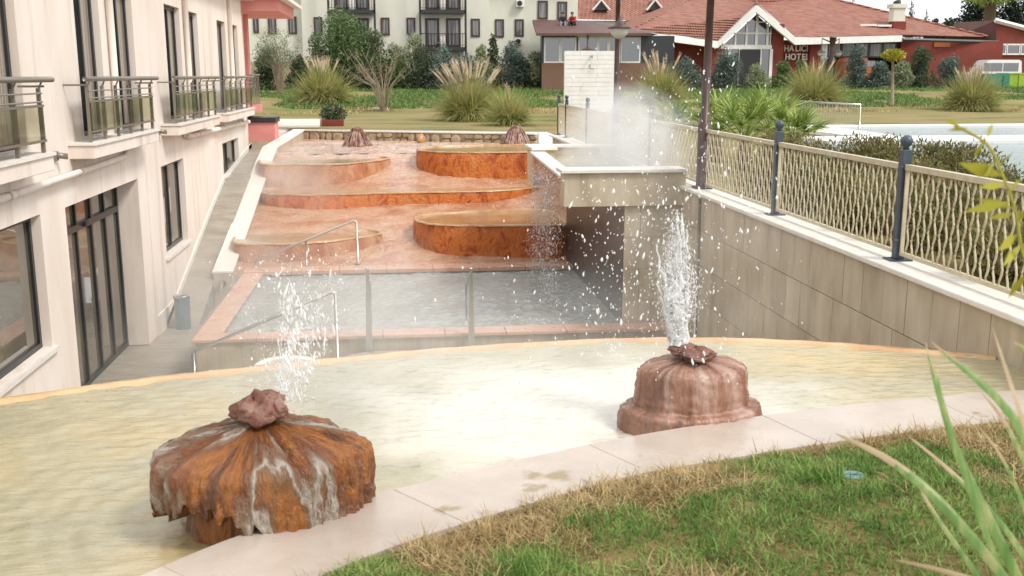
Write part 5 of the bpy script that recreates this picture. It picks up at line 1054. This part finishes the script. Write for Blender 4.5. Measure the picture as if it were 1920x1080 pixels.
def pampas(px, ybase, wpx, yleaf, yplume, npl, lab, n=2600, plume_spread=.35, mat=m_pampas):
    q = ground_at(px, ybase); W = wpx*q.y/1961; h = aty(px, yleaf, q.y).z-q.z; t = thing('pampas_grass', q, lab, 'pampas grass', 'pampas grass clumps')
    b0 = np.c_[q.x+RNG.normal(size=n)*W*.1, q.y+RNG.normal(size=n)*W*.1, np.full(n, q.z)]
    az = RNG.uniform(0, 2*PI, n); sp = RNG.uniform(.2, 2.3, n); td_ = np.c_[np.cos(az)*sp, np.sin(az)*sp, np.full(n, 1.3)]; td_ /= np.linalg.norm(td_, axis=1)[:, None]
    V, Fq = blades(b0, td_, RNG.uniform(.7, 1.25, n)*h*1.3, np.full(n, .04*q.y/50), RNG.uniform(.3, .75, n)*(sp*.45+.2), 5); V[:, 2] = np.maximum(V[:, 2], q.z+.01); stuff_ = raw('foliage', V, Fq, mat, t); stuff_['kind'] = 'stuff'
    top = aty(px, yplume, q.y).z
    for k in range(npl):
        a = random.uniform(0, 2*PI); r = W*plume_spread*random.uniform(.1, 1); e = Vector((q.x+r*math.cos(a)*1.15, q.y+r*math.sin(a), q.z+(top-q.z)*random.uniform(.8, 1))); s0 = Vector((q.x+r*.3*math.cos(a), q.y+r*.3*math.sin(a), q.z+h*.4)); lean = Vector((math.cos(a)*.12, 0, 0))
        ln_ = (top-q.z)*random.uniform(.24, .34); d_ = (e-s0).normalized(); p0 = e-d_*ln_
        o = MB().tube([tuple(s0), tuple(p0)], .012, 4).tube([tuple(p0), tuple(p0+d_*ln_*.3), tuple(p0+d_*ln_*.7+lean*.4), tuple(e+lean)], [.02, .055*q.y/55, .045*q.y/55, .008], 6).build('plume', m_plume, t, True)
        nb = 90; bb = np.array(p0)[None]+np.array(d_)[None]*RNG.uniform(0, 1, nb)[:, None]*ln_; tt_ = RNG.normal(size=(nb, 3))*.5+np.array(d_)*.8; tt_ /= np.linalg.norm(tt_, axis=1)[:, None]
        V, Fq = blades(bb, tt_, RNG.uniform(.08, .17, nb)*q.y/55, np.full(nb, .016), RNG.uniform(0, .4, nb), 2); raw('fluff', V, Fq, m_plume, o)['kind'] = 'stuff'
pampas(607, 193, 100, 128, 98, 14, 'pampas grass with few plumes beside the upright-stemmed shrub')
pampas(880, 226, 112, 150, 106, 38, 'largest pampas grass clump with dense tan plumes on the dry lawn', 3400, .55); pampas(956, 235, 58, 172, 150, 2, 'small grey-green grass clump leaning on the largest pampas', 1500, .2)
pampas(1236, 196, 100, 132, 92, 16, 'pampas grass with cream plumes behind the steaming tank'); pampas(1525, 196, 112, 128, 100, 6, 'rounded pampas grass beside the twin-lantern lamp'); pampas(1820, 207, 104, 142, 118, 16, 'pampas grass with upright plumes by the green cabinet', 3200)
# meadow of taller green plants in front of the shrubs
N = 40000; yy = RNG.uniform(54, 75, N); xx = (RNG.uniform(-.16, .64, N))*yy; mk = vnoise(xx, yy, .5, 61) > .3; xx, yy = xx[mk], yy[mk]; n = len(xx); td_ = RNG.normal(size=(n, 3))*.5; td_[:, 2] = np.abs(td_[:, 2])+.7; td_ /= np.linalg.norm(td_, axis=1)[:, None]
V, Fq = blades(np.c_[xx, yy, gz(yy)], td_, RNG.uniform(.15, .42, n), RNG.uniform(.05, .11, n), RNG.uniform(.2, .7, n), 2); stuff(raw('meadow', V, Fq, m_meadow), 'strip of fresh green meadow plants before the shrubs', 'meadow')
N = 9000; yy = RNG.uniform(50, 56, N); xx = (RNG.uniform(-.14, .64, N))*yy; mk = vnoise(xx, yy, .9, 63) > .5; xx, yy = xx[mk], yy[mk]; n = len(xx); td_ = RNG.normal(size=(n, 3))*.5; td_[:, 2] = np.abs(td_[:, 2])+.5; td_ /= np.linalg.norm(td_, axis=1)[:, None]
V, Fq = blades(np.c_[xx, yy, gz(yy)], td_, RNG.uniform(.12, .35, n), RNG.uniform(.03, .06, n), RNG.uniform(.2, .7, n), 2); stuff(raw('dry_weeds', V, Fq, m_straw), 'band of dry straw-coloured weeds at the meadow edge', 'weeds')
# palms and juniper behind the fence
def fan_palm(x, y, h, r, lab, n=26):
    t = thing('fan_palm', (x, y, GZ), lab, 'palm', 'fan palms behind the fence'); MB().lathe(x, y, [(.14, GZ), (.16, GZ+.2), (.1, GZ+h*.45)], 10).build('trunk', m_bark, t, True)
    for k in range(n):
        a = k*2.4; el = random.uniform(.15, 1.25); d_ = Vector((math.cos(a)*math.cos(el), math.sin(a)*math.cos(el), math.sin(el))); c0 = Vector((x, y, GZ+h*.42)); e = c0+d_*r*random.uniform(.45, .65)
        sd_ = d_.cross(Vector((0, 0, 1))).normalized(); nn = 16; bb = np.repeat(np.array(e)[None], nn, 0); an_ = np.linspace(-1.25, 1.25, nn); tt_ = np.cos(an_)[:, None]*np.array(d_)[None]+np.sin(an_)[:, None]*np.array(sd_)[None]+RNG.normal(size=(nn, 3))*.06; tt_ /= np.linalg.norm(tt_, axis=1)[:, None]
        V, Fq = blades(bb, tt_, RNG.uniform(.8, 1.1, nn)*r*.55, np.full(nn, .045), RNG.uniform(.05, .3, nn), 3); lf = raw('frond', V, Fq, m_palm, t); MB().tube([tuple(c0), tuple(e)], .014, 4).build('stalk', m_palm, lf)
for px, Y, yt, w_, lab in ((1345, 22, 172, 1.0, 'fan palm nearest the tall lamp post'), (1400, 19.5, 182, 1.05, 'broad fan palm behind the fence between lamp and juniper'), (1450, 22, 168, 1.15, 'tallest fan palm over the juniper hedge'), (1490, 20, 190, .9, 'fan palm closest to the metal barrier'), (1262, 27, 190, .9, 'fan palm half hidden behind the steam')):
    q = aty(px, yt, Y); fan_palm(q.x, Y, q.z-GZ, w_, lab)
def juniper(x, y, r, h, lab, mat=m_juniper, n=6500): 
    t = thing('juniper_bush', (x, y, GZ), lab, 'bush', 'juniper bushes behind the fence'); cs = [(x+random.gauss(0, r*.4), y+random.gauss(0, r*.4), GZ+h*random.uniform(.25, .75)) for _ in range(14)]
    V, Fq = leaf_cloud(cs, [(r*.45, r*.45, h*.38)]*14, n, .075, 2.8, .8, .25); V[:, 2] = np.maximum(V[:, 2], GZ); raw('crown', V, Fq, mat, t); MB().tube([(x, y, GZ-.05), (x, y, GZ+h*.5)], [.06, .03], 6).build('trunk', m_bark, t, True)
JL = [(6.9, 17.4, .9, .95, 'brownish juniper below the broad fan palm'), (7.9, 16.2, .9, .9, 'brownish juniper before the tallest fan palm'), (8.3, 15.0, .8, .85, 'brownish juniper at the edge of the second pool'), (5.75, 15.2, .6, .6, 'juniper right behind the fence post by the lamp'), (6.0, 13.6, .8, .65, 'juniper behind the fence panel before the palms'), (7.4, 13.6, .8, .75, 'juniper with the second pool showing behind it'),
      (5.9, 12.0, .75, .65, 'juniper behind the halfway fence post'), (7.3, 12.2, .8, .65, 'wide juniper behind the middle fence panel'), (5.85, 10.4, .7, .7, 'juniper close behind the fence above the spring pool'), (7.0, 10.3, .8, .7, 'juniper with greenish tips before the second pool'), (5.8, 8.8, .7, .65, 'juniper behind the fence post at the spring pool'), (6.9, 8.6, .7, .7, 'juniper beyond the hanging twig'), (5.8, 7.3, .65, .65, 'juniper nearest the flax leaves')]
for x, y, r, h, lab in JL: juniper(x, y, r, h, lab, m_juniper)
fg = thing('dry_grass_clump', (5.25, 6.6, GZ), 'long dry grass clump spilling through the fence onto the coping', 'grass clump'); n = 260
b0 = np.c_[5.25+RNG.normal(size=n)*.06, 6.6+RNG.normal(size=n)*.15, np.full(n, GZ+.05)]; az = RNG.uniform(0, 2*PI, n); td_ = np.c_[np.cos(az)*.9-.3, np.sin(az)*.7, np.full(n, .9)]; td_ /= np.linalg.norm(td_, axis=1)[:, None]
V, Fq = blades(b0, td_, RNG.uniform(.3, .75, n), np.full(n, .009), RNG.uniform(.3, .9, n), 4); raw('blades', V, Fq, m_straw, fg)['kind'] = 'stuff'

# ================================================================== TWO PEOPLE SITTING ON THE ANNEX ROOF
def skin_mesh(name, verts, edges, radii, mat, parent, sub=1, root=0):
    me = bpy.data.meshes.new(name); off = wloc(parent); me.from_pydata([tuple(Vector(v)-off) for v in verts], edges, []); o = bpy.data.objects.new(name, me); COL.objects.link(o); o.parent = parent
    m = o.modifiers.new('skin', 'SKIN'); m.use_smooth_shade = True
    for i, r in enumerate(radii): me.skin_vertices[0].data[i].radius = (r, r)
    me.skin_vertices[0].data[root].use_root = True
    if sub: o.modifiers.new('sub', 'SUBSURF').levels = sub; o.modifiers['sub'].render_levels = sub
    me.materials.append(mat); return o
def sitter(px, py, Y, jacket, trousers, lab, turn, lean):
    q = aty(px, py, Y); t = thing('person', q, lab, 'person', 'people sitting on the brown roof')
    def L(x, y, z): ca, sa = math.cos(turn), math.sin(turn); return (q.x+x*ca-y*sa, q.y+x*sa+y*ca, q.z+z)
    pel = L(0, 0, .1); ch = L(0, -lean*.5, .42); nk = L(0, -lean, .58); hd = L(0, -lean-.06, .72); ht = L(0, -lean-.07, .84)
    sh = [L(s*.19, -lean*.85, .52) for s in (-1, 1)]; el = [L(s*.25, -lean-.16, .27) for s in (-1, 1)]; ha = [L(s*.12, -lean-.38, .24) for s in (-1, 1)]
    hp = [L(s*.1, -.02, .1) for s in (-1, 1)]; kn = [L(s*.16, -.42, .22) for s in (-1, 1)]; an_ = [L(s*.14, -.55, -.22) for s in (-1, 1)]; to = [L(s*.15, -.72, -.26) for s in (-1, 1)]
    V = [pel, ch, nk, hd, ht, sh[0], el[0], ha[0], sh[1], el[1], ha[1], hp[0], kn[0], an_[0], to[0], hp[1], kn[1], an_[1], to[1]]
    E_ = [(0, 1), (1, 2), (2, 3), (3, 4), (1, 5), (5, 6), (6, 7), (1, 8), (8, 9), (9, 10), (0, 11), (11, 12), (12, 13), (13, 14), (0, 15), (15, 16), (16, 17), (17, 18)]
    R = [.13, .14, .055, .1, .085, .06, .042, .035, .06, .042, .035, .085, .06, .042, .04, .085, .06, .042, .04]
    skin_mesh('body', V, E_, R, m_skin, t)
    skin_mesh('jacket', [pel, ch, L(0, -lean*.9, .55), sh[0], el[0], tuple(Vector(el[0]).lerp(Vector(ha[0]), .8)), sh[1], el[1], tuple(Vector(el[1]).lerp(Vector(ha[1]), .8))], [(0, 1), (1, 2), (1, 3), (3, 4), (4, 5), (1, 6), (6, 7), (7, 8)], [.165, .185, .1, .09, .07, .055, .09, .07, .055], jacket, t)
    skin_mesh('trousers', [L(0, 0, .08), hp[0], kn[0], an_[0], hp[1], kn[1], an_[1]], [(0, 1), (1, 2), (2, 3), (0, 4), (4, 5), (5, 6)], [.14, .11, .085, .065, .11, .085, .065], trousers, t)
    for k in (0, 1): skin_mesh('shoe', [an_[k], tuple(Vector(an_[k]).lerp(Vector(to[k]), .4)), to[k]], [(0, 1), (1, 2)], [.06, .065, .05], m_shoe, t)
    v, f = rock_mesh(ht[0], ht[1]+.02, ht[2]-.01, .105, .12, .085, 2, 14, 9); raw('hair', v, f, m_hair, t, True)
sitter(1055, 47, 75.5, m_cloth_dk, m_cloth_gr, 'person in dark top and grey trousers sitting on the brown roof', -.1, .1)
sitter(1075, 47, 75.3, m_cloth_red, m_cloth_dk, 'person in red top and dark trousers hunched on the brown roof', -.5, .22)

# ================================================================== WATER JETS AND STEAM
def drops(P, size, stretch=None, ico=False):
    """octahedral droplets, joined"""
    n = len(P); size = np.asarray(size)[:, None, None]
    if ico:
        rings = [(0, -1), (.7, -.7), (1, 0), (.7, .6), (.22, 1.25)]; base = np.array([(r*math.cos(2*PI*k/8), r*math.sin(2*PI*k/8), z) for r, z in rings for k in range(8)]); fc = np.array([(i*8+k, i*8+(k+1) % 8, (i+1)*8+(k+1) % 8, (i+1)*8+k) for i in range(4) for k in range(8)])
        o = base[None]*size; o[:, :, 2] *= np.asarray(stretch)[:, None]; o[:, :, 0] += o[:, :, 2]*RNG.normal(size=(n, 1))*.25
        return (P[:, None, :]+o).reshape(-1, 3), (fc[None]+40*np.arange(n)[:, None, None]).reshape(-1, 4)
    o = np.array([[1, 0, 0], [-1, 0, 0], [0, 1, 0], [0, -1, 0], [0, 0, 1], [0, 0, -1]], float)[None]*size
    if stretch is not None: o[:, :, 2] *= np.asarray(stretch)[:, None]
    o += RNG.normal(size=o.shape)*size*.12; V = (P[:, None, :]+o).reshape(-1, 3); f = np.array([[0, 2, 4], [2, 1, 4], [1, 3, 4], [3, 0, 4], [2, 0, 5], [1, 2, 5], [3, 1, 5], [0, 3, 5]]); return V, (f[None]+6*np.arange(n)[:, None, None]).reshape(-1, 3)
def strand(b, p0, p1, r, wob, n=16, seed=0):
    rd = random.Random(seed); pts = []; rr = []
    for i in range(n): t = i/(n-1); q = Vector(p0).lerp(Vector(p1), t); pts.append(tuple(q+Vector((rd.gauss(0, wob), rd.gauss(0, wob), 0))*(.3+t))); rr.append(r*(1-.75*t)*rd.uniform(.45, 1.5)+.002)
    b.tube(pts, rr, 6)
# jet over the pinkish mound
j = thing('water_jet', (1.70, 5.98, .1), 'tall white spurting water jet over the pinkish mound', 'water jet'); c0 = Vector((1.70, 6.05, .1)); b = MB()
for k in range(44):
    h_ = random.uniform(.2, .55) if k < 36 else random.uniform(.6, .86); strand(b, c0+Vector((random.gauss(0, .02), random.gauss(0, .02), 0)), c0+Vector((random.gauss(-.02, .04), random.gauss(0, .05), h_)), .012, .012, 18, k)
b.build('jet_strands', m_froth, j, True)['kind'] = 'stuff'
v = []; f = []; NZ, NA = 70, 40
for i in range(NZ):
    t = i/(NZ-1); r = .014+.036*math.exp(-((t-.42)/.22)**2)+.008*(1-t); r *= (1-t**4*.9); ce = Vector((c0.x-.02*math.sin(t*5)-.02*t, c0.y, c0.z+.68*t))
    for k in range(NA):
        a = 2*PI*k/NA; nn = MN.noise(Vector((math.cos(a)*1.3, math.sin(a)*1.3, t*5)))*.6+MN.noise(Vector((math.cos(a)*3, math.sin(a)*3, t*13)))*.5+MN.noise(Vector((math.cos(a)*7, math.sin(a)*7, t*28)))*.35
        rr = max(.004, r*(1+1.1*nn)); v.append((ce.x+rr*math.cos(a), ce.y+rr*math.sin(a), ce.z+.02*nn))
for i in range(NZ-1):
    for k in range(NA): f.append((i*NA+k, i*NA+(k+1) % NA, (i+1)*NA+(k+1) % NA, (i+1)*NA+k))
raw('jet_core', v, f, m_froth, j, True)['kind'] = 'stuff'
n = 12000; hz = RNG.beta(1.3, 2.0, n); rad = .012+.06*np.exp(-((hz-.4)/.3)**2)+.03*hz; P_ = np.c_[c0.x+RNG.normal(size=n)*rad*.8-.03*hz, c0.y+RNG.normal(size=n)*rad, c0.z+hz*.85]
V, Fq = drops(P_, RNG.gamma(1.2, .0007, n)+.0005, RNG.uniform(1, 4, n)); raw('jet_spray', V, Fq, m_froth, j, True)['kind'] = 'stuff'
n = 900; P_ = np.c_[c0.x+RNG.normal(size=n)*.28-.12, c0.y+RNG.normal(size=n)*.35, c0.z+RNG.beta(1.2, 1.4, n)*1.95-.1]; V, Fq = drops(P_, RNG.gamma(1.6, .0012, n)+.001, RNG.uniform(1, 2.6, n), True); raw('fallout_drops', V, Fq, m_froth, j, True)['kind'] = 'stuff'
n = 260; P_ = np.c_[c0.x+RNG.normal(size=n)*.4-.35, c0.y+RNG.normal(size=n)*.3, c0.z+RNG.uniform(-.1, 1.0, n)]; V, Fq = drops(P_, RNG.gamma(2, .0011, n)+.0015, RNG.uniform(1.2, 2.6, n), True); raw('fallout_drops', V, Fq, m_froth, j, True)['kind'] = 'stuff'
# splash over the rust mound
j = thing('water_splash', (-.55, 5.15, .25), 'loose glassy water splash thrown up behind the rust mound', 'water splash'); c0 = Vector((-.66, 5.15, .1)); PP = []; SZ = []; ST = []
for k in range(34):
    x0 = random.uniform(-.1, .42)*(.3+.7*random.random()); top = random.uniform(.15, .9)*(1-.35*abs(x0-.12)/.3); m_ = random.randint(12, 70)
    t_ = RNG.beta(2.2, 1.3, m_); y0 = random.gauss(0, .1); lean = random.gauss(.05, .12)
    PP.append(np.c_[c0.x+x0*(.35+.65*t_)+lean*t_**2*.5+RNG.normal(size=m_)*(.006+.014*t_), c0.y+y0+RNG.normal(size=m_)*.02, c0.z+t_*top-.05]); SZ.append(RNG.gamma(1.2, .0011, m_)+.0006); ST.append(RNG.uniform(1.2, 6, m_))
V, Fq = drops(np.concatenate(PP), np.concatenate(SZ), np.concatenate(ST), True); raw('splash_spurts', V, Fq, m_froth, j, True)['kind'] = 'stuff'
n = 1500; t_ = RNG.beta(1.2, 1.2, n); P_ = np.c_[c0.x+RNG.normal(size=n)*(.06+.15*t_)+.16*t_, c0.y+RNG.normal(size=n)*.12, c0.z+t_*.95-.15]; V, Fq = drops(P_, RNG.gamma(1.1, .0009, n)+.0006, RNG.uniform(.9, 3, n)); raw('splash_drops', V, Fq, m_froth, j, True)['kind'] = 'stuff'
# curtain of drops under the tank spillway
n = 5200; t_ = RNG.uniform(0, 1, n); yy = RNG.uniform(16.9, 20.2, n); P_ = np.c_[2.66-.05*t_**.5+RNG.normal(size=n)*.08, yy, .0-2.2*t_**1.3+RNG.normal(size=n)*.05]; V, Fq = drops(P_, RNG.gamma(1.4, .0016, n)+.002, RNG.uniform(1, 3, n)); stuff(raw('falling_drops', V, Fq, m_froth), 'curtain of fine drops falling from the tank spillway', 'water drops')
def steam(name, c_, r_, dens, lab, nsc=1.6, seed=0):
    """ellipsoid of steam: dense in wisps, empty at its boundary"""
    m = bpy.data.materials.new('steam'); m.use_nodes = True; n = m.node_tree.nodes; L = m.node_tree.links; n.remove(n['Principled BSDF'])
    pv = n.new('ShaderNodeVolumePrincipled'); pv.inputs['Color'].default_value = (.97, .97, .97, 1); pv.inputs['Anisotropy'].default_value = .25
    tc = n.new('ShaderNodeTexCoord'); gr = n.new('ShaderNodeTexGradient'); gr.gradient_type = 'SPHERICAL'; L.new(tc.outputs['Object'], gr.inputs['Vector'])
    ge = n.new('ShaderNodeVectorMath'); ge.operation = 'ADD'; ge.inputs[1].default_value = (seed, seed*1.7, 0); pos = n.new('ShaderNodeNewGeometry'); L.new(pos.outputs['Position'], ge.inputs[0])
    no = n.new('ShaderNodeTexNoise'); no.inputs['Scale'].default_value = nsc; no.inputs['Detail'].default_value = 5; no.inputs['Distortion'].default_value = 1.0; L.new(ge.outputs[0], no.inputs['Vector'])
    mr = n.new('ShaderNodeMapRange'); mr.inputs[1].default_value = .36; mr.inputs[2].default_value = .7; L.new(no.outputs['Fac'], mr.inputs[0])
    mu = n.new('ShaderNodeMath'); mu.operation = 'MULTIPLY'; L.new(mr.outputs[0], mu.inputs[0]); L.new(gr.outputs['Fac'], mu.inputs[1]); m2 = n.new('ShaderNodeMath'); m2.operation = 'MULTIPLY'; m2.inputs[1].default_value = dens; L.new(mu.outputs[0], m2.inputs[0])
    L.new(m2.outputs[0], pv.inputs['Density']); L.new(pv.outputs[0], n['Material Output'].inputs['Volume'])
    b = MB(); b.lathe(0, 0, [(math.sin(PI*k/10)+1e-3, -math.cos(PI*k/10)) for k in range(11)], 20); o = b.build(name, m, None, True); o.location = c_; o.scale = r_; return stuff(o, lab, 'steam')
steam('steam_cloud', (4.05, 18.2, .45), (1.3, 2.4, 1.25), 3.2, 'thick white steam rising from the stone tank', 2.0, 3)
steam('steam_cloud', (2.3, 7.6, .3), (1.2, 1.2, 1.1), .3, 'thin steam drifting round the pinkish mound jet', 1.8, 5)
steam('steam_cloud', (.1, 6.5, .0), (2.4, 1.6, .6), .5, 'white steam lying on the spring pool', 1.5, 9)
steam('steam_cloud', (-.5, 6.2, .3), (1.0, 1.1, .9), .6, 'mist hanging behind the rust mound splash', 1.8, 21)
steam('steam_cloud', (-3.3, 19.0, -2.1), (1.6, 5.5, 1.3), .36, 'grey steam over the path beside the middle pool', .9, 13)
steam('steam_cloud', (-2.8, 26, -.9), (1.9, 4.5, 1.0), .5, 'wisps of steam over the basins by the climbing parapet', .9, 17)
